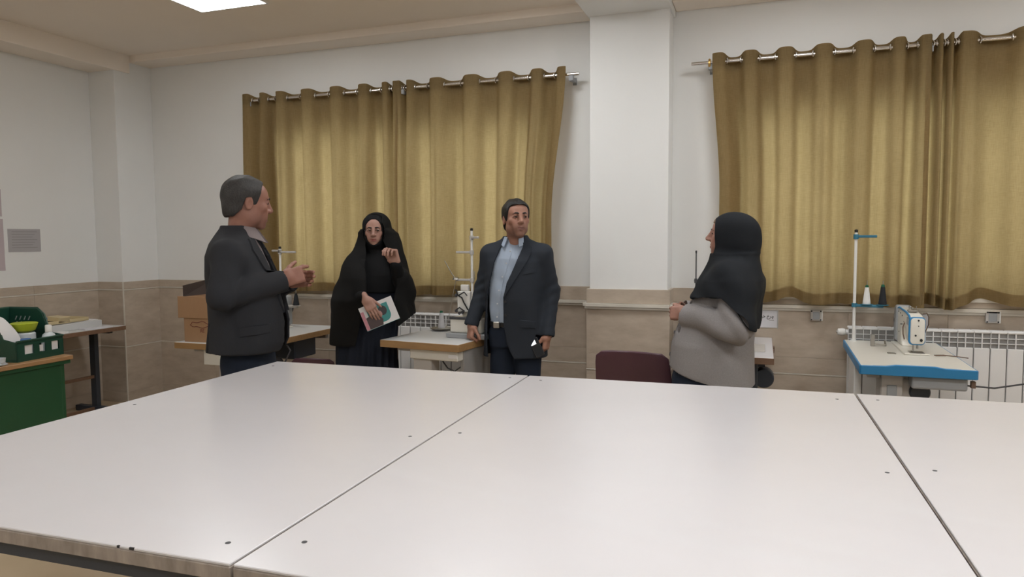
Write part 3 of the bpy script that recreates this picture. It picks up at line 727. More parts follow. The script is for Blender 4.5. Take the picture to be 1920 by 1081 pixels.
def green_desk():
    t = thing('desk', 'green metal desk with a wooden top at the left edge', 'desk', (-4.60, 2.0, 0))
    MB().box(-.38, .38, 0, 1.43, .733, .76, .003, 1).build('desktop', 'wood_top', t)
    MB().box(.335, .35, .05, 1.37, .03, .722, .002, 1).build('front_panel', 'green_metal', t)
    MB().box(-.35, .335, 1.345, 1.37, .03, .733, .002, 1).build('side_panel', 'green_metal', t)
    MB().box(-.35, .335, .05, .075, .03, .733, .002, 1).build('side_panel', 'green_metal', t)
    MB().box(.35, .366, .04, 1.42, .708, .733, .002, 1).build('edge_rail', 'green_metal', t)
    MB().box(.325, .352, 1.36, 1.385, 0, .733, .002, 1).build('corner_post', 'green_metal', t)
green_desk()
def crate():
    rz = R(6); o = (-4.50, 3.235, .76)
    t = thing('crate', 'dark green plastic crate with bottles on the green desk', 'crate', o, rz)
    # open box: low front towards the room, taller rear end
    x0, x1, y0, y1 = -.21, .21, -.16, .18
    MB().box(x0, x1, y0, y1, 0, .008).build('floor_panel', 'green_plastic', t)
    fr = MB().box(x1 - .008, x1, y0, y1, .008, .022).box(x1 - .008, x1, y0, y1, .112, .128, .002, 1)
    ys = [y0, -.115, -.045, -.0, .045, .10, .155, y1]
    for a, b in ((y0, -.105), (-.04, .0), (.045, .09), (.15, y1)): fr.box(x1 - .008, x1, a, b, .022, .112)
    for (a, b) in ((-.105, -.04), (.0, .045), (.09, .15)): fr.box(x1 - .008, x1, a, b, .022, .042); fr.box(x1 - .008, x1, a, b, .098, .112)
    fr.build('front_wall', 'green_plastic', t)
    for name, yy, hi in (('end_wall', y1 - .008, .30), ('end_wall', y0, .30)):
        m = MB()
        m.prism([(x0, .008), (x1, .008), (x1, .12), (x1 - .10, .14), (x1 - .15, hi - .03), (x1 - .19, hi), (x0, hi)], yy, yy + .008, 'y', .002, 1)
        m.build(name, 'green_plastic', t)
        if yy > 0:
            sl = MB()
            for i in range(4):
                for j in range(3):
                    x = x0 + .05 + i * .035; z = .15 + j * .035
                    sl.prism([(x, z), (x + .008, z), (x + .022, z + .026), (x + .014, z + .026)], yy - .0015, yy + .0095, 'y')
            sl.build('slot', 'grey_plastic', t)
    MB().box(x0, x0 + .008, y0, y1, .008, .30, .002, 1).build('rear_wall', 'green_plastic', t)
    MB().tube([(x0, y0, .30), (x0, y1, .30), (x1 - .19, y1, .30), (x1 - .14, y1, .26), (x1 - .10, y1, .142), (x1, y1, .126), (x1, y0, .126)], .006, 8).build('rim', 'green_plastic', t, smooth=40)
    for (a, b, c, d) in ((-.100, -.045, .038, .098), (.008, .035, .045, .085), (.095, .145, .04, .10)):
        MB().box(x1 - .012, x1 - .009, a, b, c, d).build('sticker', 'paper_white', t)
    c_, s_ = math.cos(rz), math.sin(rz)
    def at(x, y, z): return (o[0] + c_ * x - s_ * y, o[1] + s_ * x + c_ * y, o[2] + z)
    b = thing('bowl', 'lime green bowl standing in the green crate', 'bowl', at(.05, .045, .158), 0)
    MB().lathe([(.03, 0), (.06, .012), (.074, .045), (.078, .058), (.07, .062), (.0, .056)], 24).build('body', 'lime_plastic', b, smooth=40)
    tag(MB().lathe([(.06, 0), (.062, .004), (.062, .142), (.056, .149), (.0, .149)], 22).build('plastic_jar', 'milky_plastic', None, at(.05, .045, .008), smooth=40), 'milky plastic jar under the lime bowl in the crate', 'jar')
    bottle('glue_bottle', 'white squat bottle with a tall cap in the green crate', at(.155, .125, .008), [(.036, 0), (.042, .006), (.042, .10), (.034, .13), (.016, .145)], 'milky_plastic', [(.020, .145), (.020, .185), (.016, .19)])
    tag(MB().lathe([(.028, 0), (.03, .004), (.03, .12), (.026, .126), (.0, .126)], 20).build('tape_tin', 'blue_label', None, at(.168, -.055, .008), smooth=40), 'small blue tin beside the milky jar in the crate', 'tin')
    tag(MB().box(-.03, .03, -.035, .035, 0, .135, .004, 1).build('grey_carton', 'warm_grey_panel', None, at(-.06, .12, .008), (0, 0, rz)), 'small grey carton at the right end of the crate', 'carton')
    # rolled sheets of paper leaning over the crate wall
    for k in range(3):
        v = []; f = []; n = 14; m_ = 8
        for side in (0, 1):
            for j in range(m_ + 1):
                for i in range(n + 1):
                    u = i / n; w_ = j / m_; top = .285 - .008 * k - .055 * u ** 3
                    z = .03 + (top - .03) * w_
                    v.append((.118 - .010 * k - .05 * w_ ** 2 - .02 * (u - .5) ** 2 + side * .0008, -.150 + .125 * u - .05 * w_ ** 3, z))
        W = n + 1; Nn = W * (m_ + 1)
        for j in range(m_):
            for i in range(n):
                a_ = j * W + i; f.append((a_, a_ + 1, a_ + W + 1, a_ + W)); f.append((Nn + a_, Nn + a_ + W, Nn + a_ + W + 1, Nn + a_ + 1))
        tag(MB().mesh(v, f).build('paper_sheet', 'paper_white', None, at(0, 0, 0), (0, 0, rz), smooth=60), ['outermost', 'middle', 'innermost'][k] + ' curled white sheet hanging over the crate wall', 'paper', 'curled sheets in the crate')
crate()
bag = MB()
for k in range(5): bag.lathe([(.0, 0), (.05 - .006 * k, .004 + .004 * k), (.03, .022 + .006 * k), (.0, .026 + .006 * k)], 10, Matrix.Translation((.03 * math.sin(k * 2.1), .04 * math.cos(k * 1.7), 0)))
tag(bag.build('plastic_bag', 'clear_plastic', None, (-4.30, 2.96, .76), smooth=40), 'crumpled clear plastic bag at the left edge of the green desk', 'bag')

def cardboard_box():
    t = thing('cardboard_box', 'open cardboard box with red print behind the man in profile', 'box', (-3.83, 4.32, .76), R(0))
    w, d, h = .145, .19, .33; th = .005
    MB().box(-w, w, -d, d, 0, th).build('bottom', 'cardboard', t)
    MB().box(-w, w, -d, -d + th, th, h).build('side', 'cardboard', t); MB().box(-w, w, d - th, d, th, h).build('side', 'cardboard', t)
    MB().box(-w, -w + th, -d + th, d - th, th, h).build('side', 'cardboard', t); MB().box(w - th, w, -d + th, d - th, th, h).build('side', 'cardboard', t)
    # flaps: front flap folded down outside, rear flap up, sides out
    MB().box(-w - .04, w, -d - .014, -d - .008, h - .155, h + .002, .001, 1).build('flap', 'cardboard', t)
    MB().mesh([(-w, d, h), (w, d, h), (w, d + .04, h + .14), (-w + .04, d + .04, h + .14), (-w, d - .005, h), (w, d - .005, h), (w, d + .035, h + .14), (-w + .04, d + .035, h + .14)], [(0, 1, 2, 3), (4, 7, 6, 5), (0, 3, 7, 4), (1, 5, 6, 2), (2, 6, 7, 3), (0, 4, 5, 1)]).build('flap', 'flap_shaded', t)
    MB().mesh([(-w, -d, h), (-w, d, h), (-w - .03, d, h + .12), (-w - .0, -d, h + .08), (-w + .005, -d, h), (-w + .005, d, h), (-w - .025, d, h + .12), (-w + .005, -d, h + .08)], [(0, 1, 2, 3), (4, 7, 6, 5), (0, 3, 7, 4), (1, 5, 6, 2), (2, 6, 7, 3), (0, 4, 5, 1)]).build('flap', 'flap_shaded', t)
    # red printed outline and letters on the front
    pr = MB(); pts = []
    for k in range(40):
        a = 2 * math.pi * k / 40
        pts.append((.0 + (.085 + .006 * math.sin(6 * a)) * math.cos(a), -d - .001, .128 + (.020 + .006 * math.cos(5 * a)) * math.sin(a)))
    pr.tube(pts, .0022, 5, closed=True); pr.build('print', 'red_print', t)
    def txt(s, x, z, size):
        c = bpy.data.curves.new('lettering', 'FONT'); c.body = s; c.size = size; c.extrude = .0004; c.align_x = 'CENTER'
        tmp = bpy.data.objects.new('tmp', c); COL.objects.link(tmp); bpy.context.view_layer.update()
        me = bpy.data.meshes.new_from_object(tmp.evaluated_get(bpy.context.evaluated_depsgraph_get()))
        bpy.data.objects.remove(tmp); me.materials.clear(); me.materials.append(MATS['red_print'])
        o = bpy.data.objects.new('lettering', me); COL.objects.link(o); o.parent = t; o.location = (x, -d - .0012, z); o.rotation_euler = (R(90), 0, 0)
    txt('RE', .02, .072, .035)
cardboard_box()

# ------------------------------------------------------------------ wall things
def wall_paper(label, y0, y1, z0, z1, m):
    t = tag(MB().box(XL + .001, XL + .004, y0, y1, z0, z1).build('wall_notice', m), label, 'notice', None)
    return t
n1 = wall_paper('grey printed sheet taped low on the left wall', 4.21, 4.49, 1.41, 1.60, 'print_grey')
for k in range(7):
    MB().box(XL + .004, XL + .0045, 4.24, 4.46 - .02 * (k % 3), 1.575 - .022 * k, 1.580 - .022 * k).build('print_line', 'radiator_grey', n1)
wall_paper('tall pinkish notice on the left wall, upper of two at the frame edge', 3.93, 4.17, 1.70, 1.92, 'paper_pink')
wall_paper('tall pinkish notice on the left wall, lower of two at the frame edge', 3.93, 4.175, 1.26, 1.68, 'paper_pink')

def text_mesh(s, size, extrude=.0005):
    c = bpy.data.curves.new('lettering', 'FONT'); c.body = s; c.size = size; c.extrude = extrude; c.align_x = 'RIGHT'; c.offset = size * .02
    tmp = bpy.data.objects.new('tmp', c); COL.objects.link(tmp); bpy.context.view_layer.update()
    me = bpy.data.meshes.new_from_object(tmp.evaluated_get(bpy.context.evaluated_depsgraph_get()))
    bpy.data.objects.remove(tmp); me.materials.clear(); me.materials.append(MATS['ink']); return me
# the sign text in visual order (joined letter forms)
WORD1 = '\uFEA5\uFEAE\uFB7C'; WORD2 = '\uFBFD\uFEC3\uFE8E\uFBFF\uFEA7'; WORD3 = '\uFEB7'
def sign(label, x0, x1, z0, z1, body):
    y = YB - .0185
    t = tag(MB().box(x0, x1, y - .004, y - .001, z0, z1, .001, 1).build('wall_sign', 'paper'), label, 'sign', 'machine signs under the sill')
    MB().box(x1 + .001, x1 + .006, y - .006, y - .0005, z0 - .005, z1 + .003).build('sleeve_edge', 'clear_plastic', t)
    o = bpy.data.objects.new('lettering', text_mesh(body, .030)); COL.objects.link(o); o.parent = t
    o.location = (x1 - .022, y - .0045, z1 - .052); o.rotation_euler = (R(90), 0, 0)
    MB().box(x1 - .055, x1 - .022, y - .0046, y - .004, z1 - .072, z1 - .068).build('small_print', 'radiator_grey', t)
sign('white paper sign behind the shoulder of the woman in grey', -.10, .112, .845, .970, WORD3 + ' ' + WORD2 + ' ' + WORD1)
sign('white paper sign behind the blue-trimmed sewing machine', .855, 1.06, .845, .970, WORD3 + ' ' + WORD2 + ' ' + WORD1)

def socket(label, x, z, s):
    y = YB - .018
    t = thing('junction_box', label, 'socket', (x, y, z), 0, 'square wall junction boxes')
    MB().box(-s, s, -.03, 0, -s, s, .003, 1).build('body', 'warm_grey_panel', t)
    MB().box(-s * .62, s * .62, -.033, -.03, -s * .75, s * .7, .002, 1).build('cover', 'grey_plastic', t)
    k = MB()
    for a in (-1, 1):
        for b in (-1, 1): k.cyl((a * s * .82, -.034, b * s * .82), (a * s * .82, -.03, b * s * .82), s * .13, 10)
    k.build('screw', 'ink', t)
    MB().box(s - .002, s + .006, -.032, -.002, -s, s).build('edge', 'white_plastic', t)
socket('grey square junction box beside the paper sign, left of the blue tray', .366, .945, .036)
socket('grey square junction box at the right edge below the curtain', 1.425, .965, .038)
socket('small grey floor-level junction box under the blue-edged table', .72, .34, .03)
# felt tip of a bag resting behind the right work table
tag(MB().lathe([(.0, 0), (.04, .01), (.055, .04), (.052, .08), (.03, .108), (.0, .112)], 18).build('cloth_bundle', 'brown_felt', None, (.985, 3.51, .675), smooth=50), 'brown cloth bundle poking up behind the right work table', 'cloth')
stl = thing('stool', 'low stool under the brown cloth bundle', 'stool', (.985, 3.51, 0))
MB().lathe([(.15, .635), (.16, .645), (.16, .67), (.15, .675)], 24).build('seat', 'dark_grey', stl, smooth=40)
for k in range(4):
    a = R(45 + 90 * k); MB().cyl((.10 * math.cos(a), .10 * math.sin(a), .64), (.17 * math.cos(a), .17 * math.sin(a), 0), .011, 10).build('leg', 'steel', stl, smooth=40)

# ------------------------------------------------------------------ people: implicit surfaces meshed on a grid
class Field:
    def __init__(s, lo, hi, h):
        s.lo = np.array(lo, np.float32); s.h = h
        s.n = np.ceil((np.array(hi) - np.array(lo)) / h).astype(int) + 1
        s.G = np.full(s.n, 1.0, np.float32)
        s.ax = [s.lo[i] + h * np.arange(s.n[i], dtype=np.float32) for i in range(3)]
    def sl(s, lo, hi):
        a = np.maximum(((np.array(lo) - s.lo) / s.h).astype(int) - 1, 0); b = np.minimum(((np.array(hi) - s.lo) / s.h).astype(int) + 3, s.n)
        return tuple(slice(int(p), int(max(q, p))) for p, q in zip(a, b))
    def pts(s, S): return s.ax[0][S[0]][:, None, None], s.ax[1][S[1]][None, :, None], s.ax[2][S[2]][None, None, :]
    def put(s, S, d, k, op):
        g = s.G[S]
        if g.size == 0: return
        if op == 'u':
            if k > 0: hh = np.maximum(k - np.abs(g - d), 0) / k; s.G[S] = np.minimum(g, d) - hh * hh * k * .25
            else: s.G[S] = np.minimum(g, d)
        elif op == 's':
            d = -d
            if k > 0: hh = np.maximum(k - np.abs(g - d), 0) / k; s.G[S] = np.maximum(g, d) + hh * hh * k * .25
            else: s.G[S] = np.maximum(g, d)
    def ell(s, c, r, k=.01, op='u', M=None):
        c = np.array(c, float); m = max(r) + k + .012; S = s.sl(c - m, c + m); X, Y, Z = s.pts(S)
        x, y, z = X - c[0], Y - c[1], Z - c[2]
        if M is not None:
            x, y, z = (M[0][0] * x + M[1][0] * y + M[2][0] * z, M[0][1] * x + M[1][1] * y + M[2][1] * z, M[0][2] * x + M[1][2] * y + M[2][2] * z)
        k0 = np.sqrt((x / r[0]) ** 2 + (y / r[1]) ** 2 + (z / r[2]) ** 2); k1 = np.sqrt((x / r[0] ** 2) ** 2 + (y / r[1] ** 2) ** 2 + (z / r[2] ** 2) ** 2) + 1e-6
        s.put(S, k0 * (k0 - 1) / k1, k, op)
    def cone(s, a, b, ra, rb, k=.01, op='u', flat=None):
        a = np.array(a, float); b = np.array(b, float); m = max(ra, rb) + k + .012
        S = s.sl(np.minimum(a, b) - m, np.maximum(a, b) + m); X, Y, Z = s.pts(S); ab = b - a; L2 = ab @ ab + 1e-9
        t = np.clip(((X - a[0]) * ab[0] + (Y - a[1]) * ab[1] + (Z - a[2]) * ab[2]) / L2, 0, 1)
        d = np.sqrt((X - a[0] - t * ab[0]) ** 2 + (Y - a[1] - t * ab[1]) ** 2 + (Z - a[2] - t * ab[2]) ** 2) - (ra + (rb - ra) * t)
        s.put(S, d, k, op)
    def chain(s, pts, rs, k=.01):
        for i in range(len(pts) - 1): s.cone(pts[i], pts[i + 1], rs[i], rs[i + 1], k)
    def obox(s, c, A, half, r, k=.01, op='u'):
        """rounded box with axes A (rows)"""
        c = np.array(c, float); m = float(np.linalg.norm(half)) + k + .012; S = s.sl(c - m, c + m); X, Y, Z = s.pts(S)
        q = [np.abs((X - c[0]) * A[i][0] + (Y - c[1]) * A[i][1] + (Z - c[2]) * A[i][2]) - (half[i] - r) for i in range(3)]
        d = np.sqrt(sum(np.maximum(v, 0) ** 2 for v in q)) + np.minimum(np.maximum(np.maximum(q[0], q[1]), q[2]), 0) - r
        s.put(S, d, k, op)
    def loft_d(s, S, rings, off=0.0, n=2.3, z0=None, z1=None):
        X, Y, Z = s.pts(S); rg = np.array(rings, float); z = Z.ravel(); q = [np.interp(z, rg[:, 0], rg[:, i]).astype(np.float32)[None, None, :] for i in range(1, 6)]
        cx, cy, a, bf, bb = q; b = np.where(Y < cy, bf, bb) + off; a = a + off
        v = ((np.abs(X - cx) / a) ** n + (np.abs(Y - cy) / b) ** n) ** (1 / n)
        d = (v - 1) * np.minimum(a, b)
        zz0 = rg[0, 0] if z0 is None else z0; zz1 = rg[-1, 0] if z1 is None else z1
        return np.maximum(d, np.maximum(zz0 - Z, Z - zz1))
    def loft(s, rings, k=.01, op='u', off=0.0, n=2.3, z0=None, z1=None):
        S = tuple(slice(0, int(v)) for v in s.n)
        rg = np.array(rings); a_ = max(rg[:, 3]) + off + .03
        S = s.sl((min(rg[:, 1]) - a_, min(rg[:, 2] - rg[:, 4]) - off - .03, rg[0, 0] - .03), (max(rg[:, 1]) + a_, max(rg[:, 2] + rg[:, 5]) + off + .03, rg[-1, 0] + .03))
        s.put(S, s.loft_d(S, rings, off, n, z0, z1), k, op)
    def cut(s, fn, k=.004):
        """removes where fn(X, Y, Z) < 0"""
        S = tuple(slice(0, int(v)) for v in s.n); X, Y, Z = s.pts(S)
        d = -fn(X, Y, Z); g = s.G
        s.G = np.maximum(g, np.broadcast_to(d, g.shape)).astype(np.float32)
    def mesh(s, smooth=1, disp=None):
        G = s.G; n = G.shape; Sg = G < 0
        c = np.zeros((n[0] - 1, n[1] - 1, n[2] - 1), np.int8)
        for dx in (0, 1):
            for dy in (0, 1):
                for dz in (0, 1): c += Sg[dx:n[0] - 1 + dx, dy:n[1] - 1 + dy, dz:n[2] - 1 + dz]
        I, J, K = np.nonzero((c > 0) & (c < 8)); N = len(I)
        idx = np.full(c.shape, -1, np.int32); idx[I, J, K] = np.arange(N)
        acc = np.zeros((N, 3)); cnt = np.zeros(N)
        cs = [(x, y, z) for x in (0, 1) for y in (0, 1) for z in (0, 1)]
        for a in cs:
            for b in cs:
                df = [b[i] - a[i] for i in range(3)]
                if sum(df) != 1 or min(df) < 0: continue
                ga = G[I + a[0], J + a[1], K + a[2]]; gb = G[I + b[0], J + b[1], K + b[2]]
                m = (ga < 0) != (gb < 0); t = np.where(m, ga / np.where(m, ga - gb, 1), 0)
                for i in range(3): acc[:, i] += np.where(m, a[i] + t * df[i], 0)
                cnt += m
        V = (acc / cnt[:, None] + np.stack([I, J, K], 1)) * s.h + s.lo
        quads = []
        for axi in range(3):
            lo = [slice(0, m) for m in n]; hi = [slice(0, m) for m in n]
            lo[axi] = slice(0, n[axi] - 1); hi[axi] = slice(1, n[axi])
            A = Sg[tuple(lo)]; B = Sg[tuple(hi)]
            i3 = np.stack(np.nonzero(A != B), 1); o1, o2 = (axi + 1) % 3, (axi + 2) % 3
            ok = (i3[:, o1] > 0) & (i3[:, o2] > 0) & (i3[:, o1] < n[o1] - 1) & (i3[:, o2] < n[o2] - 1); i3 = i3[ok]
            fl = A[i3[:, 0], i3[:, 1], i3[:, 2]]
            def cell(d1, d2):
                q = i3.copy(); q[:, o1] += d1; q[:, o2] += d2; return idx[q[:, 0], q[:, 1], q[:, 2]]
            q = np.stack([cell(-1, -1), cell(0, -1), cell(0, 0), cell(-1, 0)], 1)
            q[~fl] = q[~fl][:, ::-1]; quads.append(q)
        F = np.concatenate(quads); F = F[(F >= 0).all(1)]
        E = np.concatenate([F[:, [0, 1]], F[:, [1, 2]], F[:, [2, 3]], F[:, [3, 0]]])
        deg = np.bincount(E[:, 0], minlength=N) + np.bincount(E[:, 1], minlength=N)
        def lap(V):
            out = np.zeros_like(V)
            for i in range(3): out[:, i] = np.bincount(E[:, 0], V[E[:, 1], i], N) + np.bincount(E[:, 1], V[E[:, 0], i], N)
            return out / np.maximum(deg, 1)[:, None]
        for _ in range(smooth): V = V + .5 * (lap(V) - V)
        if disp is not None:
            e1 = V[F[:, 2]] - V[F[:, 0]]; e2 = V[F[:, 3]] - V[F[:, 1]]; fn = np.cross(e1, e2); nr = np.zeros_like(V)
            for k in range(4):
                for i in range(3): nr[:, i] += np.bincount(F[:, k], fn[:, i], N)
            nr /= np.linalg.norm(nr, axis=1)[:, None] + 1e-9
            V = V + nr * disp(V, nr)[:, None]
        return V, F
def fobj(name, V, F, m, parent, tint=None, smooth=True):
    me = bpy.data.meshes.new(name)
    me.vertices.add(len(V)); me.vertices.foreach_set('co', np.asarray(V, np.float32).ravel())
    me.loops.add(F.size); me.loops.foreach_set('vertex_index', F.astype(np.int32).ravel())
    me.polygons.add(len(F)); me.polygons.foreach_set('loop_start', np.arange(0, F.size, 4, dtype=np.int32))
    me.update(calc_edges=True); me.validate()
    me.polygons.foreach_set('use_smooth', np.ones(len(me.polygons), bool))
    if tint is not None:
        a = me.color_attributes.new('tint', 'FLOAT_COLOR', 'POINT'); c = np.ones((len(me.vertices), 4), np.float32); c[:, :3] = tint; a.data.foreach_set('color', c.ravel())
    me.materials.append(MATS[m]); o = bpy.data.objects.new(name, me); COL.objects.link(o); o.parent = parent
    return o
def bvh(V, F): return BVHTree.FromPolygons([tuple(v) for v in V], [tuple(int(i) for i in f) for f in F])
def patch(name, tree, poly, m, parent, axis='y', sign=1, step=.006, off=.004, th=.006, start=1.0):
    """a cloth patch cut to outline poly, laid on the surface as seen along an axis (u, z plane)"""
    us = [p[0] for p in poly]; zs = [p[1] for p in poly]; nu = max(2, int((max(us) - min(us)) / step)); nz = max(2, int((max(zs) - min(zs)) / step))
    # rows: for each z the left and right limit of the outline
    v = []; f = []; rows = []
    for j in range(nz + 1):
        z = min(zs) + (max(zs) - min(zs)) * (j / nz) * .998 + 1e-4; xs = []
        for (a, b), (c, d) in zip(poly, poly[1:] + poly[:1]):
            if (b - z) * (d - z) < 0: xs.append(a + (c - a) * (z - b) / (d - b))
        if len(xs) < 2: continue
        rows.append((z, min(xs), max(xs)))
    npx = max(3, nu)
    grid = []
    for (z, a, b) in rows:
        r_ = []
        for i in range(npx + 1):
            u = a + (b - a) * i / npx
            o_, d_ = ((u, -sign * start, z), (0, sign, 0)) if axis == 'y' else ((-sign * start, u, z), (sign, 0, 0))
            hit = tree.ray_cast(Vector(o_), Vector(d_))
            r_.append(hit[0] if hit[0] is not None else None)
        good = [p for p in r_ if p is not None]
        if not good: continue
        grid.append([p if p is not None else good[0] for p in r_])
    d_ = Vector((0, sign, 0)) if axis == 'y' else Vector((sign, 0, 0))
    W = npx + 1
    for layer in (off + th, off - .004):
        for row in grid:
            for p in row: v.append(p - d_ * layer)
    nr = len(grid); Nn = nr * W
    for j in range(nr - 1):
        for i in range(npx):
            a = j * W + i; f.append((a, a + 1, a + W + 1, a + W)); f.append((Nn + a, Nn + a + W, Nn + a + W + 1, Nn + a + 1))
    bd = [j * W for j in range(nr)] + [(nr - 1) * W + i for i in range(1, W)] + [j * W + npx for j in range(nr - 2, -1, -1)] + [i for i in range(npx - 1, 0, -1)]
    for a, b in zip(bd, bd[1:] + bd[:1]): f.append((a, b, Nn + b, Nn + a))
    return MB().mesh(v, f).build(name, m, parent, smooth=40)

def nrm(v): v = np.array(v, float); return v / np.linalg.norm(v)
def hand(F, w, f, n, t, curl, thumb=(.35, .3), s=1.0, spread=.02):
    """w wrist, f finger direction, n palm normal (side the fingers bend to), t thumb side; curl per finger (mcp, pip, dip) degrees"""
    w = np.array(w, float); f = nrm(f); n = np.array(n, float); n = nrm(n - f * (n @ f)); t = np.array(t, float); t = nrm(t - f * (t @ f) - n * (t @ n))
    F.obox(w + f * .052 * s, [f, t, n], [.048 * s, .040 * s, .0145 * s], .012 * s, .012)
    F.ell(w + f * .03 * s + t * .026 * s + n * .008 * s, (.026 * s, .022 * s, .018 * s), .012)
    F.cone(w - f * .03 * s, w + f * .02 * s, .026 * s, .027 * s, .02)
    Ls = ((.043, .025, .022), (.047, .029, .023), (.043, .027, .022), (.034, .020, .019)); offs = (.030, .0105, -.0095, -.029)
    if not isinstance(curl[0], (tuple, list)): curl = [curl] * 4
    for i in range(4):
        p = w + f * (.096 - .004 * abs(i - 1.2)) * s + t * offs[i] * s
        d = nrm(f + t * (1.3 - i) * spread); ang = 0; r = (.0092 - (.0012 if i == 3 else 0)) * s
        F.cone(p - f * .02 * s, p, r * 1.08, r * 1.12, .008)
        for q in range(3):
            ang += R(curl[i][q]); dd = d * math.cos(ang) + n * math.sin(ang); e = p + dd * Ls[i][q] * s
            F.cone(p, e, r * (1.05 - .08 * q), r * (.98 - .1 * q), .0035); p = e
    p = w + f * .022 * s + t * .030 * s + n * .006 * s
    a, b = thumb; d = nrm(f * math.cos(a) + t * math.sin(a) * 1.0 + n * b)
    for q, (L, r) in enumerate(((.040, .0125), (.032, .0105), (.025, .009))):
        e = p + d * L * s; F.cone(p, e, r * s, r * .92 * s, .006); p = e; d = nrm(d * .93 + f * .22 + n * .12)

def head(F, M, c, s, male=True, nose=0.0):
    """head prims at pivot c, rotation M (3x3 np), scale s"""
    def T(p): return np.array(c) + M @ (np.array(p, float) * s)
    Mr = M.tolist()
    def el(p, r, k=.012, op='u', M2=None): F.ell(T(p), [q * s for q in r], k * s, op, (M @ M2 if M2 is not None else M).tolist())
    def co(a, b, ra, rb, k=.008, op='u'): F.cone(T(a), T(b), ra * s, rb * s, k * s, op)
    el((0, .012, .035), (.075, .097, .087), .01); el((0, -.026, -.032), (.060, .062, .078), .035)
    el((0, -.048, .045), (.058, .040, .045), .03)
    jw = .046 if male else .040
    for x in (-1, 1):
        el((x * jw, -.012, -.062), (.020, .034, .030), .03)
        el((x * .044, -.060, -.014), (.022, .020, .018), .022)
        el((x * .026, -.076, -.045), (.020, .014, .026), .02)
        el((x * .077, .010, -.002), (.0075, .019, .031), .008)
        el((x * .083, .006, -.004), (.005, .009, .018), .004, 's')
    el((0, -.072, -.098), (.026 if male else .021, .020, .017), .02); el((0, -.072, -.062), (.036, .021, .032), .02)
    co((-.034, -.082, .031), (-.010, -.089, .027), .0095, .009, .012); co((.034, -.082, .031), (.010, -.089, .027), .0095, .009, .012)
    for x in (-1, 1): el((x * .031, -.097, .010), (.0185, .014, .0105), .012, 's')
    for x in (-1, 1):   # lids
        co((x * .019, -.083, .012), (x * .032, -.0885, .0185), .0044, .0054, .005); co((x * .032, -.0885, .0180), (x * .045, -.080, .0105), .0054, .0040, .005)
        co((x * .020, -.082, .004), (x * .032, -.086, .0005), .003, .0034, .004); co((x * .032, -.086, .0005), (x * .044, -.080, .005), .0034, .003, .004)
    el((0, -.088 - nose * .4, -.006), (.0125, .020, .030), .014)
    co((0, -.090 - nose * .3, .020), (0, -.1135 - nose, -.020), .0076 + nose * .1, .0110, .012); el((0, -.112 - nose, -.024), (.0105, .010, .009), .008)
    co((0, -.108 - nose, -.026), (0, -.092, -.036), .0065, .007, .008)
    for x in (-1, 1): el((x * .0125, -.101 - nose * .7, -.027), (.0085, .010 + nose * .4, .0078), .008)
    co((-.023, -.084, -.0605), (-.003, -.0955, -.0565), .0035, .0056, .005); co((.023, -.084, -.0605), (.003, -.0955, -.0565), .0035, .0056, .005)
    co((-.019, -.084, -.0665), (0, -.0935, -.0695), .0045, .0072, .006); co((.019, -.084, -.0665), (0, -.0935, -.0695), .0045, .0072, .006)
    co((-.022, -.090, -.063), (0, -.1005, -.0625), .0014, .0016, .003, 's'); co((.022, -.090, -.063), (0, -.1005, -.0625), .0014, .0016, .003, 's')
    return T

def zrot(a): c, s_ = math.cos(a), math.sin(a); return np.array([[c, -s_, 0], [s_, c, 0], [0, 0, 1.]])
def xrot(a): c, s_ = math.cos(a), math.sin(a); return np.array([[1, 0, 0], [0, c, -s_], [0, s_, c]])
def yrot(a): c, s_ = math.cos(a), math.sin(a); return np.array([[c, 0, s_], [0, 1, 0], [-s_, 0, c]])
def sstep(a, b, x): t = np.clip((x - a) / (b - a), 0, 1); return t * t * (3 - 2 * t)

def tint_head(V, M, c, s, base, stubble=0.0, lips=(.30, .10, .085), rosy=.12):
    L = (V - np.array(c)) @ M / s            # back to head coordinates
    col = np.tile(np.array(base, float), (len(V), 1)); x, y, z = L.T
    near = (np.abs(L) < .16).all(1)
    lip = np.exp(-((x / .022) ** 4 + ((z + .0625) / .0105) ** 4)) * (y < -.076) * near
    chk = np.exp(-(((np.abs(x) - .042) / .02) ** 2 + ((z + .02) / .024) ** 2)) * (y < -.03) * near
    col *= (1 - rosy * chk[:, None] * np.array([0, .5, .55]))
    if stubble:
        st = sstep(-.020, -.070, z) * near * sstep(.03, -.04, y) * (z > -.16) * sstep(-.15, -.11, z)
        col = col * (1 - stubble * st[:, None]) + stubble * st[:, None] * np.array([.055, .045, .042])
    sock = np.exp(-(((np.abs(x) - .031) / .017) ** 2 + ((z - .010) / .011) ** 2)) * (y < -.05) * near
    col *= (1 - .30 * sock[:, None])
    col = col * (1 - .8 * lip[:, None]) + .8 * lip[:, None] * np.array(lips)
    return col

def face_parts(root, T, M, s, brow='hair_dark', look=(0, 0), brow_th=.0034):
    rot = Matrix(M.tolist()).to_4x4()
    for x in (-1, 1):
        c = T((x * .031, -.0755, .0095))
        e = MB().lathe([(.0118 * s * math.sin(R(a)), -.0118 * s * math.cos(R(a))) for a in range(0, 181, 15)], 16).build('eye', 'eye_white', root, tuple(c), smooth=60)
        g = T((x * .031 + look[0], -.0755 - .0098, .0095 + look[1]))
        MB().lathe([(.0068 * s * math.sin(R(a)), -.0068 * s * math.cos(R(a))) for a in range(0, 181, 20)], 12).build('iris', 'iris_dark', e, tuple(np.array(g) - np.array(c)), smooth=60)
        pts = [tuple(T(p)) for p in ((x * .011, -.0968, .0290), (x * .022, -.0972, .0325), (x * .034, -.0925, .0330), (x * .047, -.0800, .027))]
        MB().tube(pts, [brow_th * .8 * s, brow_th * 1.15 * s, brow_th * s, brow_th * .4 * s], 8).build('eyebrow', brow, root, smooth=60)

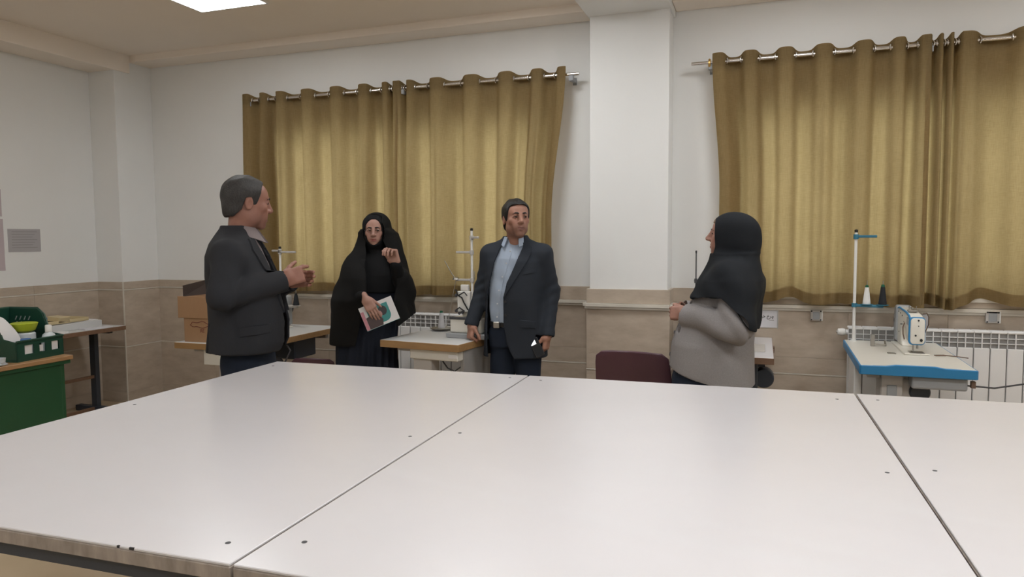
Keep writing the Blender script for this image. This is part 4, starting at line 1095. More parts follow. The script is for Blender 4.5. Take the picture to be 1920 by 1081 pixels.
def hair_cap(F, M, c, s, line, grow=.010, neck=True, nape=-.075):
    """hair over the skull, trimmed by a hairline z(y) in head coordinates"""
    def T(p): return np.array(c) + M @ (np.array(p, float) * s)
    F.ell(T((0, .014, .037)), [(.075 + grow) * s, (.097 + grow) * s, (.087 + grow) * s], .01, 'u', M.tolist())
    F.ell(T((0, -.036, .060)), [(.060 + grow * .8) * s, (.048 + grow * .6) * s, (.040 + grow * .8) * s], .03, 'u', M.tolist())
    if neck: F.ell(T((0, .055, -.035)), [(.058 + grow * .5) * s, (.050 + grow * .4) * s, .05 * s], .03, 'u', M.tolist())
    ys = np.array([p[0] for p in line]); zs = np.array([p[1] for p in line]); c = np.array(c)
    def fn(X, Y, Z):
        x, y, z = X - c[0], Y - c[1], Z - c[2]
        ly = (M[0, 1] * x + M[1, 1] * y + M[2, 1] * z) / s; lz = (M[0, 2] * x + M[1, 2] * y + M[2, 2] * z) / s
        return (lz - np.interp(ly, ys, zs)) * s
    F.cut(fn)

def waves(V, terms, seed=0):
    rng = np.random.RandomState(seed); out = np.zeros(len(V))
    for (amp, fx, fy, fz) in terms:
        p = rng.uniform(0, 6.28, 3); w = .35 * np.sin(V[:, 2] * 11 + p[0]) + .35 * np.sin(V[:, 0] * 13 + p[1])
        out += amp * np.sin(V[:, 0] * fx + V[:, 1] * fy + V[:, 2] * fz + p[2] + 2 * w)
    return out
def arm_wrinkles(V, A, amp=.005, freq=110):
    """creases across the sleeve, strongest around the elbow"""
    out = np.zeros(len(V))
    for (sh, el, wr) in A:
        el = np.array(el); ax = nrm(np.array(wr) - np.array(sh)); d = V - el
        q = np.exp(-(np.linalg.norm(d, axis=1) / .13) ** 2); side = nrm(np.cross(ax, [0.3, 1, .2]))
        out += amp * q * np.sin((d @ ax) * freq + 5 * np.sin((d @ side) * 14))
        d2 = V - np.array(wr); q2 = np.exp(-(np.linalg.norm(d2, axis=1) / .10) ** 2); out += .4 * amp * q2 * np.sin((d2 @ ax) * freq * .8)
    return out

for nm, c in (('skin', (1, 1, 1)),):
    mat('skin', c, 0.5, noise=.10, nscale=40, spec=.35, attr='tint', col2=(.90, .88, .88))
mat('eye_white', (.22, .19, .175), .3); mat('iris_dark', (.02, .013, .01), .2)
mat('hair_dark', (.011, .010, .010), .5, noise=.5, nscale=60, stretch=(3, 3, 1), bump=.5, bscale=160, bstretch=(4, 1, 1))
mat('hair_grey', (.015, .0135, .013), .55, noise=.6, nscale=50, stretch=(3, 3, 1), col2=(.042, .038, .036), bump=.5, bscale=160, bstretch=(4, 1, 1))
mat('hair_light', (.20, .12, .065), .5, noise=.4, nscale=60, bump=.4, bscale=150)
mat('suit_navy', (.0270, .0325, .0430), .8, noise=.15, nscale=300, bump=.12, bscale=500, spec=.25)
mat('suit_charcoal', (.0260, .0272, .0320), .8, noise=.15, nscale=300, bump=.12, bscale=500, spec=.25)
mat('trouser_navy', (.0165, .0235, .0400), .85, spec=.2, noise=.12, nscale=300, bump=.1, bscale=400)
mat('shirt_blue', (.335, .40, .50), .7, noise=.06, nscale=200, bump=.08, bscale=400)
mat('shirt_taupe', (.215, .175, .175), .75, noise=.1, nscale=200, bump=.08, bscale=400)
mat('chador_black', (.0070, .0068, .0068), .85, noise=.15, nscale=60, bump=.08, bscale=300, spec=.2)
mat('dress_black', (.0070, .0072, .0080), .85, noise=.15, nscale=60, bump=.08, bscale=300, spec=.2)
mat('skirt_navy', (.0135, .0170, .0275), .85, noise=.15, nscale=60, bump=.08, bscale=300, spec=.2)
mat('scarf_black', (.0095, .0118, .0155), .8, noise=.15, nscale=80, bump=.1, bscale=300, spec=.25)
mat('coat_grey', (.30, .282, .282), .9, noise=.12, nscale=120, bump=.25, bscale=260, spec=.2)
mat('shoe_black', (.012, .012, .012), .35)
mat('button_dark', (.015, .016, .02), .4); mat('button_light', (.55, .58, .62), .4)
mat('glasses_wire', (.35, .32, .28), .3, metal=1.0)

def base_body(F, hp, Mh, hs, male, arms, hips=.10, leg=.92, hands=(), nose=0.0):
    T = head(F, Mh, hp, hs, male, nose)
    nb = np.array(hp) + Mh @ (np.array((0, .022, -.06)) * hs)
    neck0 = np.array((hp[0] * .4, hp[1] * .4 + .035, hp[2] - (.20 if male else .19)))
    nr = (.054 if male else .046) * hs
    F.cone(nb, neck0, nr, nr * 1.08, .025)
    sh = arms[0][0][2]
    F.cone(neck0, (neck0[0], neck0[1], sh - .12), nr * 1.0, .085, .05)
    F.cone((neck0[0], neck0[1], sh - .12), (0, .01, leg + .05), .085, .085, .04)
    for (s_, e_, w_) in arms:
        s2 = np.array(s_) * (.86, 1, 1) - (0, 0, .045); F.cone((neck0[0], neck0[1] + .0, sh - .07), s2, .05, .036, .03); F.cone(s2, e_, .036, .033, .02); F.cone(e_, w_, .036, .026, .015)
    for x in (-1, 1):
        F.cone((x * .08, .02, leg), (x * .09, .01, leg * .53), .07, .05, .03); F.cone((x * .09, .01, leg * .53), (x * .095, .035, .09), .05, .036, .02)
        F.cone((x * .095, .035, .08), (x * .105, -.11, .04), .036, .03, .02)
    for h_ in hands: hand(F, **h_)
    return T
def trousers(root, top, leg, m, a=.17, front=.12, back=.12, seed=1, stance=.095, name='trousers'):
    F = Field((-.34, -.3, .0), (.34, .3, top + .03), .008)
    F.loft([(leg - .10, 0, .01, a * 1.0, front, back), (leg, 0, .01, a, front, back), (top, 0, .01, a * .95, front, back * .95)], 0, n=2.2)
    for x in (-1, 1):
        F.chain([(x * (stance - .015), .01, leg - .03), (x * stance, .0, leg * .52), (x * (stance + .005), .03, .075)], [.098, .078, .066], .03)
    F.cut(lambda X, Y, Z: Z - .045 + 0 * X + 0 * Y)
    V, Q = F.mesh(1, lambda V, n_: waves(V, [(.003, 10, 8, 26), (.002, 40, 22, 9)], seed) + .004 * np.sin(V[:, 2] * 60 + 8 * V[:, 0]) * np.exp(-((V[:, 2] - .12) / .08) ** 2))
    o = fobj(name, V, Q, m, root)
    for x in (-1, 1):
        G = Field((-.07, -.25, -.005), (.07, .14, .12), .006)
        G.ell((0, .045, .045), (.042, .055, .045), .01); G.ell((0, -.09, .035), (.048, .10, .035), .03)
        G.cut(lambda X, Y, Z: Z - .004 + 0 * X + 0 * Y)
        v, q = G.mesh(1); s_ = fobj('shoe', v, q, 'shoe_black', root); s_.location = (x * (stance + .008), .01, 0)
    return o
def ring_shell(F, pts_fn): pass

def collar(root, c, M, r, m, h=.042, th=.006, gap=40, tilt=18, spread=.018):
    """shirt collar: two leaves round the neck, open at the front"""
    v = []; f = []; n = 30
    for layer in (0, 1):
        for j in range(3):
            for i in range(n + 1):
                a = R(-90 + gap / 2 + (360 - gap) * i / n); t = j / 2
                fr = max(0, -math.sin(a)) ** 2
                rr = r + (.004 + spread * t * (1.0 if True else 0)) + layer * th
                z = h * (1 - t) - (.030 * fr + .006) * t * 1.2 - .034 * fr + .012 * max(0, math.sin(a))
                p = np.array((rr * math.cos(a), rr * 1.08 * math.sin(a), z)); v.append(tuple(np.array(c) + M @ p))
    W = n + 1; Nn = 3 * W
    for j in range(2):
        for i in range(n):
            a = j * W + i; f.append((a, a + W, a + W + 1, a + 1)); f.append((Nn + a, Nn + a + 1, Nn + a + W + 1, Nn + a + W))
    bd = [j * W for j in range(3)] + [2 * W + i for i in range(1, W)] + [j * W + n for j in (1, 0)] + [i for i in range(n - 1, 0, -1)]
    for a, b in zip(bd, bd[1:] + bd[:1]): f.append((a, b, Nn + b, Nn + a))
    return MB().mesh(v, f).build('shirt_collar', m, root, smooth=60)

# ------------------------------------------------------------------ man in the navy jacket and light blue shirt (frontal)
def man_blue_shirt():
    root = thing('person', 'man in navy jacket and light blue shirt, hand on the sewing table', 'person', (-1.592, 4.63, 0), R(6))
    hp = (.018, -.03, 1.622); Mh = zrot(R(31)) @ xrot(R(-4)); hs = 1.07
    arms = [((-.162, .0, 1.425), (-.232, .03, 1.15), (-.292, -.05, .925)), ((.19, .0, 1.425), (.242, .05, 1.13), (.235, -.04, .865))]
    F = Field((-.46, -.28, 0), (.36, .22, 1.80), .0036)
    base_T = base_body(F, hp, Mh, hs, True, arms, leg=.86, hands=[
        dict(w=(-.294, -.055, .912), f=(-.05, -.25, -1), n=(.75, .55, 0), t=(.5, -.8, 0), curl=(62, 75, 40), thumb=(.5, .45), s=1.02),
        dict(w=(.235, -.045, .852), f=(-.12, -.12, -1), n=(-.95, .15, .1), t=(-.1, -1, 0), curl=[(35, 45, 25), (40, 48, 25), (45, 50, 30), (50, 50, 30)], thumb=(.25, .75), s=1.06)])
    V, Q = F.mesh(1); fobj('body', V, Q, 'skin', root, tint_head(V, Mh, hp, hs, (.36, .185, .13), .24, lips=(.20, .085, .07)))
    face_parts(root, base_T, Mh, hs, look=(.004, 0), brow_th=.0042)
    H = Field((-.13, -.16, hp[2] - .12), (.12, .13, hp[2] + .16), .004)
    hair_cap(H, Mh, hp, hs, [(-.12, .088), (-.075, .086), (-.060, .074), (-.047, .030), (-.030, -.012), (-.012, -.016), (0, .02), (.022, .022), (.034, -.035), (.08, -.062), (.13, -.07)], grow=.0115)
    hv, hq = H.mesh(1, lambda V, n_: waves(V, [(.0018, 90, 40, 60), (.0015, 40, 120, 30)], 3)); fobj('hair', hv, hq, 'hair_dark', root)
    tr = trousers(root, .97, .86, 'trouser_navy', a=.178, front=.125, back=.12, stance=.098)
    shirt_r = [(.90, 0, .0, .165, .128, .11), (1.0, 0, .0, .172, .138, .115), (1.12, 0, .0, .178, .138, .118), (1.25, 0, .005, .190, .125, .12), (1.36, 0, .01, .195, .112, .115), (1.42, 0, .015, .165, .090, .10), (1.46, 0, .02, .11, .068, .085), (1.50, 0, .022, .074, .066, .070)]
    S = Field((-.26, -.2, .88), (.26, .2, 1.53), .006); S.loft(shirt_r, 0, z0=.90, z1=1.495)
    sv, sq = S.mesh(1, lambda V, n_: waves(V, [(.0016, 30, 10, 34), (.0012, 70, 0, 18)], 8)); sh = fobj('shirt', sv, sq, 'shirt_blue', root)
    st = bvh(sv, sq)
    xm = lambda z: float(np.interp(z, [.9, 1.1, 1.25, 1.40, 1.47], [-.098, -.09, -.055, -.012, .004]))
    patch('placket', st, [(xm(z) - .014, z) for z in (.91, 1.05, 1.2, 1.35, 1.44)] + [(xm(z) + .014, z) for z in (1.44, 1.35, 1.2, 1.05, .91)], 'shirt_blue', sh, off=.0, th=.0025)
    for z in (.97, 1.06, 1.15, 1.24, 1.33, 1.41):
        h_ = st.ray_cast(Vector((xm(z), -1, z)), Vector((0, 1, 0)))
        if h_[0]: MB().cyl((0, -.006, 0), (0, 0, 0), .0052, 12).build('button', 'button_light', sh, tuple(h_[0]))
    collar(root, (0, .014, 1.462), xrot(R(-20)), .066, 'shirt_blue', h=.044, gap=62, spread=.024)
    # belt
    bl = Field((-.25, -.2, .88), (.25, .2, .95), .006); bl.loft([(.90, 0, .0, .176, .134, .118), (.935, 0, .0, .175, .135, .117)], 0)
    bv, bq = bl.mesh(0); b = fobj('belt', bv, bq, 'shoe_black', root)
    MB().box(-.118, -.078, -.142, -.130, .897, .938, .003, 1).build('buckle', 'steel', b)
    # jacket
    jr = [(.685, 0, .01, .222, .152, .150), (.80, 0, .01, .218, .150, .148), (.95, 0, .005, .205, .150, .138), (1.08, 0, .0, .198, .152, .130), (1.22, 0, .005, .208, .146, .132), (1.34, 0, .01, .214, .132, .130), (1.405, 0, .015, .205, .108, .118), (1.45, 0, .022, .150, .088, .100), (1.49, 0, .028, .095, .080, .082), (1.525, 0, .03, .078, .074, .074)]
    J = Field((-.44, -.24, .66), (.36, .24, 1.55), .0055)
    J.loft(jr, 0, z0=.69, z1=1.515)
    for (a, e, w) in arms:
        sx = 1 if a[0] > 0 else -1
        J.cone((a[0] * .62, .012, 1.405), (a[0] + sx * .006, .008, 1.392), .062, .062, .05)
        J.chain([(a[0] + sx * .006, .008, 1.392), e, w], [.064, .058, .047], .03)
        q = np.array(w) + nrm(np.array(w) - np.array(e)) * .028; J.cone(w, q, .047, .046, .01)
    S_ = tuple(slice(0, int(v)) for v in J.n)
    inner = J.loft_d(S_, jr, -.0135, 2.3, .5, 1.7); J.G = np.maximum(J.G, -inner).astype(np.float32)
    zl = [.66, .74, .80, .92, 1.1, 1.2, 1.33, 1.44, 1.50, 1.56]
    xl = [-.165, -.175, -.178, -.178, -.168, -.150, -.118, -.078, -.066, -.066]
    xr = [.045, -.005, -.03, -.048, -.048, -.022, .034, .070, .068, .068]
    def opening(X, Y, Z):
        l = np.interp(Z.ravel(), zl, xl)[None, None, :]; r_ = np.interp(Z.ravel(), zl, xr)[None, None, :]
        return np.maximum(np.maximum(l - X, X - r_), Y + .0 + 0 * X)
    J.cut(opening)
    for (a, e, w) in arms:   # hollow cuffs
        d = nrm(np.array(w) - np.array(e)); J.cone(np.array(w) - d * .01, np.array(w) + d * .06, .036, .038, 0, 's')
        end = np.array(w) + d * .030
        J.cut(lambda X, Y, Z: np.maximum(-((X - end[0]) * d[0] + (Y - end[1]) * d[1] + (Z - end[2]) * d[2]), np.sqrt((X - end[0]) ** 2 + (Y - end[1]) ** 2 + (Z - end[2]) ** 2) - .085))
    jv, jq = J.mesh(2, lambda V, n_: arm_wrinkles(V, arms, .0036, 90) + waves(V, [(.0014, 16, 9, 12), (.0009, 34, 12, 26)], 5))
    jk = fobj('jacket', jv, jq, 'suit_navy', root); jt = bvh(jv, jq)
    # lapels follow the edges of the opening
    XR_ = lambda z: float(np.interp(z, zl, xr)); XL_ = lambda z: float(np.interp(z, zl, xl))
    zs = [1.10, 1.16, 1.22, 1.28, 1.34, 1.40, 1.44, 1.468]
    wd = [.006, .030, .048, .060, .070, .076, .060, .045]
    for nm, X_, sg in (('lapel', XR_, 1), ('lapel', XL_, -1)):
        inn = [(X_(z) + sg * .002, z) for z in zs]; out = [(X_(z) + sg * w_, z) for z, w_ in zip(zs, wd)]
        patch(nm, jt, inn + out[::-1], 'suit_navy', jk, off=.003, th=.005)
    patch('pocket_flap', jt, [(.065, .905), (.165, .895), (.166, .945), (.065, .955)], 'suit_navy', jk, off=.002, th=.006)
    patch('breast_pocket', jt, [(.09, 1.255), (.165, 1.270), (.165, 1.292), (.09, 1.277)], 'suit_navy', jk, off=.001, th=.004)
    for (z, dx) in ((1.075, .016), (.985, .014)):
        h_ = jt.ray_cast(Vector((XR_(z) + dx, -1, z)), Vector((0, 1, 0)))
        if h_[0]: MB().cyl((0, -.008, 0), (0, .0, 0), .009, 14).build('button', 'button_dark', jk, tuple(h_[0]))
    # phone in the left hand
    c, s = math.cos(R(6)), math.sin(R(6)); lx, ly, lz = .172, -.105, .768
    ph = thing('phone', 'dark phone with a lit corner in the left hand of the blue-shirted man', 'phone', (-1.592 + c * lx - s * ly, 4.63 + s * lx + c * ly, lz))
    ph.rotation_euler = (R(-12), R(-25), R(6 + 18)); ph.scale = (.88, .88, .88)
    MB().prism(rrect(-.036, .036, -.074, .074, .010), -.0045, .0045, 'y', .002, 2).build('case', 'black', ph, smooth=50)
    MB().prism(rrect(-.032, .032, -.068, .068, .007), -.0052, -.0046, 'y').build('screen', 'phone_screen', ph)
    MB().box(-.031, .010, -.0058, -.0053, .026, .066).build('lit_notice', 'phone_lit', ph)
mat('phone_screen', (.012, .014, .018), .08); mat('phone_lit', (.85, .88, .90), .3, emit=.8)
man_blue_shirt()

# ------------------------------------------------------------------ man in profile, charcoal jacket
def man_profile():
    loc = (-2.405, 2.925, 0); phi = R(118)
    root = thing('person', 'man in charcoal jacket seen from the side, hands clasped before him', 'person', loc, phi)
    hp = (0, -.005, 1.675); Mh = zrot(R(27)) @ xrot(R(5)); hs = 1.05
    arms = [((-.180, .055, 1.475), (-.268, .060, 1.225), (-.112, -.165, 1.295)), ((.185, .05, 1.475), (.265, .03, 1.20), (.085, -.17, 1.28))]
    F = Field((-.36, -.36, 0), (.36, .26, 1.84), .0036)
    T = base_body(F, hp, Mh, hs, True, arms, leg=.90, hands=[
        dict(w=(-.085, -.185, 1.305), f=(.48, -.76, .22), n=(.80, .45, -.25), t=(.05, .15, 1), curl=[(18, 30, 20), (48, 50, 25), (55, 55, 30), (58, 55, 30)], thumb=(.55, .35), s=1.02),
        dict(w=(.060, -.185, 1.290), f=(-.28, -.93, .12), n=(-.85, .25, -.1), t=(.05, .0, 1), curl=[(20, 25, 15), (24, 30, 20), (30, 32, 20), (34, 36, 20)], thumb=(.5, .3), s=1.02)])
    V, Q = F.mesh(1); fobj('body', V, Q, 'skin', root, tint_head(V, Mh, hp, hs, (.32, .155, .112), .2, lips=(.18, .08, .07)))
    face_parts(root, T, Mh, hs, brow='hair_dark', brow_th=.0040)
    H = Field((-.12, -.15, hp[2] - .13), (.12, .15, hp[2] + .16), .004)
    hair_cap(H, Mh, hp, hs, [(-.12, .150), (-.080, .128), (-.062, .106), (-.045, .070), (-.034, .020), (-.026, -.012), (-.010, -.014), (.000, .026), (.026, .024), (.036, -.030), (.07, -.068), (.13, -.075)], grow=.009)
    hv, hq = H.mesh(1, lambda V, n_: waves(V, [(.0014, 90, 40, 60), (.0012, 40, 120, 30)], 4)); fobj('hair', hv, hq, 'hair_grey', root)
    mu = MB().tube([tuple(T(p)) for p in ((-.024, -.088, -.053), (-.012, -.0945, -.048), (0, -.097, -.0465), (.012, -.0945, -.048), (.024, -.088, -.053))], [.002, .0042, .0042, .0042, .002], 8)
    mu.build('moustache', 'hair_grey', root, smooth=60)
    trousers(root, 1.02, .92, 'trouser_navy', a=.175, front=.125, back=.125, seed=2)
    sr = [(.98, 0, .01, .165, .150, .12), (1.1, 0, .01, .175, .165, .13), (1.25, 0, .015, .185, .145, .13), (1.38, 0, .025, .185, .120, .13), (1.46, 0, .03, .15, .090, .11), (1.51, 0, .032, .09, .066, .08), (1.55, 0, .032, .070, .062, .068)]
    S = Field((-.26, -.24, .96), (.26, .22, 1.58), .006); S.loft(sr, 0, z0=.98, z1=1.545)
    sv, sq = S.mesh(1, lambda V, n_: waves(V, [(.0016, 30, 10, 34)], 8)); sh = fobj('shirt', sv, sq, 'shirt_taupe', root); st = bvh(sv, sq)
    patch('placket', st, [(-.014, 1.0), (.014, 1.0), (.014, 1.48), (-.014, 1.48)], 'shirt_taupe', sh, off=0, th=.0025)
    collar(root, (0, .026, 1.515), xrot(R(-20)), .070, 'shirt_taupe', h=.046, gap=30, spread=.022)
    jr = [(.945, 0, .01, .225, .175, .190), (1.0, 0, .01, .222, .198, .184), (1.1, 0, .01, .215, .200, .172), (1.2, 0, .015, .215, .182, .170), (1.32, 0, .02, .222, .155, .172), (1.42, 0, .035, .215, .128, .152), (1.48, 0, .045, .185, .104, .122), (1.52, 0, .048, .120, .092, .096), (1.555, 0, .045, .084, .082, .076), (1.58, 0, .045, .076, .078, .072)]
    J = Field((-.38, -.25, .90), (.38, .26, 1.62), .0055)
    J.loft(jr, 0, z0=.955, z1=1.568)
    for (a, e, w) in arms:
        sx = 1 if a[0] > 0 else -1
        J.cone((a[0] * .62, .05, 1.44), (a[0] + sx * .006, .05, 1.43), .064, .066, .06)
        J.chain([(a[0] + sx * .006, .05, 1.43), np.array(e) + (0, .0, .012), w], [.068, .064, .053], .02)
    S_ = tuple(slice(0, int(v)) for v in J.n)
    inner = J.loft_d(S_, jr, -.0135, 2.3, .5, 1.8); J.G = np.maximum(J.G, -inner).astype(np.float32)
    zl = [.90, 1.0, 1.1, 1.2, 1.35, 1.48, 1.53, 1.62]; hw = [.10, .075, .062, .06, .062, .068, .066, .064]
    J.cut(lambda X, Y, Z: np.maximum(np.abs(X) - np.interp(Z.ravel(), zl, hw)[None, None, :], Y + 0 * X))
    J.cut(lambda X, Y, Z: np.maximum(np.maximum(np.abs(X + .125) - .006 - .06 * np.maximum(0, 1.06 - Z), .05 - Y), Z - 1.10))   # side vent
    J.cut(lambda X, Y, Z: np.maximum(np.maximum(np.abs(X - .125) - .006 - .06 * np.maximum(0, 1.06 - Z), .05 - Y), Z - 1.10))
    for (a, e, w) in arms:
        d = nrm(np.array(w) - np.array(e)); w = np.array(w)
        J.cone(w, w + d * .03, .052, .052, .006); J.cone(w - d * .01, w + d * .08, .041, .043, 0, 's'); end = w + d * .024
        J.cut(lambda X, Y, Z: np.maximum(-((X - end[0]) * d[0] + (Y - end[1]) * d[1] + (Z - end[2]) * d[2]), np.sqrt((X - end[0]) ** 2 + (Y - end[1]) ** 2 + (Z - end[2]) ** 2) - .095))
    jv, jq = J.mesh(2, lambda V, n_: arm_wrinkles(V, arms, .0045, 75) + waves(V, [(.0018, 12, 9, 14), (.0010, 30, 22, 18)], 6))
    jk = fobj('jacket', jv, jq, 'suit_charcoal', root); jt = bvh(jv, jq)
    zs = [1.14, 1.2, 1.27, 1.34, 1.40, 1.45, 1.48, 1.505]; wd = [.006, .03, .048, .06, .07, .074, .058, .046]
    for sg in (1, -1):
        X_ = lambda z: sg * float(np.interp(z, zl, hw))
        patch('lapel', jt, [(X_(z) + sg * .001, z) for z in zs] + [(X_(z) + sg * w_, z) for z, w_ in list(zip(zs, wd))[::-1]], 'suit_charcoal', jk, off=.003, th=.006)
    patch('pocket_flap', jt, [(-.13, 1.055), (.0, 1.045), (.0, 1.09), (-.13, 1.10)], 'suit_charcoal', jk, axis='x', sign=1, off=.002, th=.005)
man_profile()

# ------------------------------------------------------------------ woman in black chador with a magazine
def woman_chador():
    loc = (-2.635, 4.575, 0); phi = R(27)
    root = thing('person', 'woman in a long black chador and glasses holding a magazine', 'person', loc, phi)
    hp = (-.005, -.03, 1.553); Mh = zrot(R(-1)) @ xrot(R(3)); hs = .93
    arms = [((-.16, .02, 1.335), (-.225, -.02, 1.07), (-.085, -.235, 1.105)), ((.15, .02, 1.335), (.185, -.08, 1.12), (.150, -.235, 1.315))]
    F = Field((-.34, -.42, 0), (.34, .20, 1.72), .0036)
    T = base_body(F, hp, Mh, hs, False, arms, leg=.84, hands=[
        dict(w=(-.060, -.262, 1.09), f=(.45, -.24, -.80), n=(.1, 1, -.25), t=(.75, .1, .5), curl=(12, 18, 10), thumb=(.5, .2), s=.92),
        dict(w=(.148, -.240, 1.325), f=(-.22, -.10, 1), n=(-.62, -.78, 0), t=(-.78, .6, 0), curl=[(58, 62, 25), (62, 62, 30), (66, 62, 30), (70, 62, 30)], thumb=(.10, .55), s=1.02)])
    V, Q = F.mesh(1); fobj('body', V, Q, 'skin', root, tint_head(V, Mh, hp, hs, (.38, .215, .165), 0, lips=(.24, .05, .05)))
    face_parts(root, T, Mh, hs, look=(.004, .001), brow_th=.0046)
    # glasses
    gl = MB()
    for x in (-1, 1):
        gl.tube([tuple(T((x * .031 + .021 * math.cos(a), -.0985 + .004 * abs(math.cos(a)), .004 + .014 * math.sin(a)))) for a in [2 * math.pi * k / 22 for k in range(22)]], .0010, 6, closed=True)
        gl.tube([tuple(T(p)) for p in ((x * .052, -.094, .008), (x * .072, -.06, .010), (x * .076, .0, .01))], .0012, 6)
    gl.tube([tuple(T(p)) for p in ((-.010, -.0985, .006), (0, -.101, .009), (.010, -.0985, .006))], .0012, 6)
    gl.build('glasses', 'glasses_wire', root, smooth=60)
    # black headscarf framing the face, with chest cover
    def oval(X, Y, Z, cz, a, b, y0):
        return np.maximum(np.sqrt(((X - hp[0]) / a) ** 2 + ((Z - cz) / b) ** 2) * min(a, b) - min(a, b), Y - y0)
    S = Field((-.24, -.24, 1.12), (.24, .18, 1.70), .005)
    S.ell(np.array(hp) + (0, .012, .028), (.086, .106, .096), .01); S.ell(np.array(hp) + (0, -.02, -.05), (.070, .078, .085), .04)
    S.cone((0, .01, 1.45), (0, .02, 1.36), .075, .10, .05); S.loft([(1.12, 0, -.01, .20, .165, .12), (1.24, 0, .0, .20, .15, .13), (1.33, 0, .01, .18, .12, .12), (1.40, 0, .01, .10, .09, .09)], .03)
    S.cut(lambda X, Y, Z: oval(X, Y, Z, hp[2] - .006, .060, .091, -.06))
    v, q = S.mesh(2, lambda V, n_: waves(V, [(.002, 25, 15, 40), (.0015, 50, 10, 15)], 12)); fobj('headscarf', v, q, 'dress_black', root)
    # dress down to the floor
    D_ = Field((-.36, -.26, .0), (.32, .26, 1.26), .007)
    D_.loft([(.02, -.078, .01, .228, .18, .18), (.35, -.078, .01, .220, .175, .17), (.75, -.076, .01, .214, .165, .16), (1.0, -.025, .0, .19, .155, .14), (1.2, 0, .0, .19, .15, .13)], 0)
    v, q = D_.mesh(1, lambda V, n_: (.006 + .010 * sstep(1.0, .2, V[:, 2])) * np.sin(np.arctan2(V[:, 1], V[:, 0]) * 17 + 1.5 * np.sin(V[:, 2] * 5)) * sstep(1.15, .7, V[:, 2]))
    fobj('dress', v, q, 'skirt_navy', root)
    for x in (-1, 1):
        G = Field((-.06, -.2, -.005), (.06, .1, .1), .006); G.ell((0, -.06, .03), (.04, .10, .032), .02); G.cut(lambda X, Y, Z: Z - .003 + 0 * X + 0 * Y)
        v, q = G.mesh(1); o = fobj('shoe', v, q, 'shoe_black', root); o.location = (x * .09, -.12, 0)
    # chador: hood and cape, open in front
    C = Field((-.42, -.34, .68), (.38, .28, 1.72), .006)
    C.ell(np.array(hp) + (.012, .02, .020), (.100, .118, .112), .01)
    C.cone((.018, .02, 1.59), (.024, .03, 1.47), .094, .125, .03)
    cr = [(.70, -.025, .0, .315, .20, .19), (.85, -.022, .0, .310, .205, .19), (.98, -.02, -.01, .298, .22, .19), (1.07, -.021, -.02, .285, .235, .18), (1.14, -.013, -.02, .272, .23, .175), (1.22, -.008, -.015, .250, .215, .17), (1.30, -.004, .0, .230, .19, .16), (1.374, .005, .01, .203, .155, .15), (1.45, .022, .02, .162, .12, .135), (1.527, .026, .02, .128, .105, .124)]
    C.loft(cr, .09, n=2.1)
    for (a, e, w) in arms: C.chain([np.array(e) + (0, 0, .05), e, np.array(e) * .5 + np.array(w) * .5], [.06, .075, .07], .06)
    # hollow inside
    S_ = tuple(slice(0, int(v)) for v in C.n)
    inner = C.loft_d(S_, cr, -.014, 2.1, .5, 1.46)
    C.G = np.maximum(C.G, -inner).astype(np.float32)
    C.ell(np.array(hp) + (.0, .015, .012), (.091, .108, .102), 0, 's'); C.cone((.0, .0, 1.54), (0, .0, 1.40), .090, .10, 0, 's')
    C.cut(lambda X, Y, Z: oval(X, Y, Z, hp[2] - .004, .074, .100, -.04))
    zl = [.66, .9, 1.05, 1.2, 1.35, 1.46, 1.50]; fl = [-.16, -.10, -.065, -.055, -.055, -.062, -.05]; fr = [.16, .15, .13, .15, .11, .066, .05]
    C.cut(lambda X, Y, Z: np.maximum(np.maximum(np.interp(Z.ravel(), zl, fl)[None, None, :] - X, X - np.interp(Z.ravel(), zl, fr)[None, None, :]), Y + .05))
    # hem rises towards her left arm
    C.cut(lambda X, Y, Z: Z - (.745 + np.clip((X + .10) * .55, 0, .24)) + 0 * Y)
    v, q = C.mesh(2, lambda V, n_: waves(V, [(.005, 14, 8, 5), (.0035, 30, 20, 7), (.002, 18, 30, 26)], 21) * sstep(1.55, 1.35, V[:, 2]) + .001 * waves(V, [(1, 40, 20, 30)], 2))
    fobj('chador', v, q, 'chador_black', root)
    # sleeves of the dress
    L = Field((-.34, -.36, .98), (.34, .1, 1.42), .006)
    for (a, e, w) in arms: L.chain([np.array(a), np.array(e), np.array(w)], [.055, .055, .042], .02)
    v, q = L.mesh(1, lambda V, n_: arm_wrinkles(V, arms, .004, 90)); fobj('sleeves', v, q, 'dress_black', root)
    # magazine
    c, s = math.cos(phi), math.sin(phi); lx, ly, lz = .030, -.262, .985
    bk = thing('magazine', 'magazine with a teal and white cover held by the woman in the chador', 'magazine', (loc[0] + c * lx - s * ly, loc[1] + s * lx + c * ly, lz))
    bk.rotation_euler = Euler((R(-8), R(-21), phi + R(4)), 'XYZ')
    w, h = .118, .083
    MB().box(-w, w, -.005, .005, -h, h, .001, 1).build('pages', 'paper_white', bk)
    MB().box(-w - .001, w + .001, -.0062, -.005, -h - .001, h + .001).build('front_cover', 'mag_white', bk)
    arch = [(-.075, -.066), (.030, -.066)] + [(.030 + .045 * math.sin(R(a)), -.021 - .045 * math.cos(R(a))) for a in range(10, 91, 10)] + [(.075, .058), (-.075, .058)]
    MB().prism(arch, -.0070, -.0062, 'y').build('cover_panel', 'mag_teal', bk)
    MB().prism([(-.095, -.082), (.0, -.082), (.012, -.045), (-.005, -.005), (-.05, .01), (-.095, -.0)], -.0078, -.0070, 'y').build('cover_figure', 'mag_brown', bk)
    MB().prism([(.028 + .030 * math.cos(R(a)), .012 + .034 * math.sin(R(a))) for a in range(0, 360, 20)], -.0078, -.0070, 'y').build('cover_shape', 'mag_dark', bk)
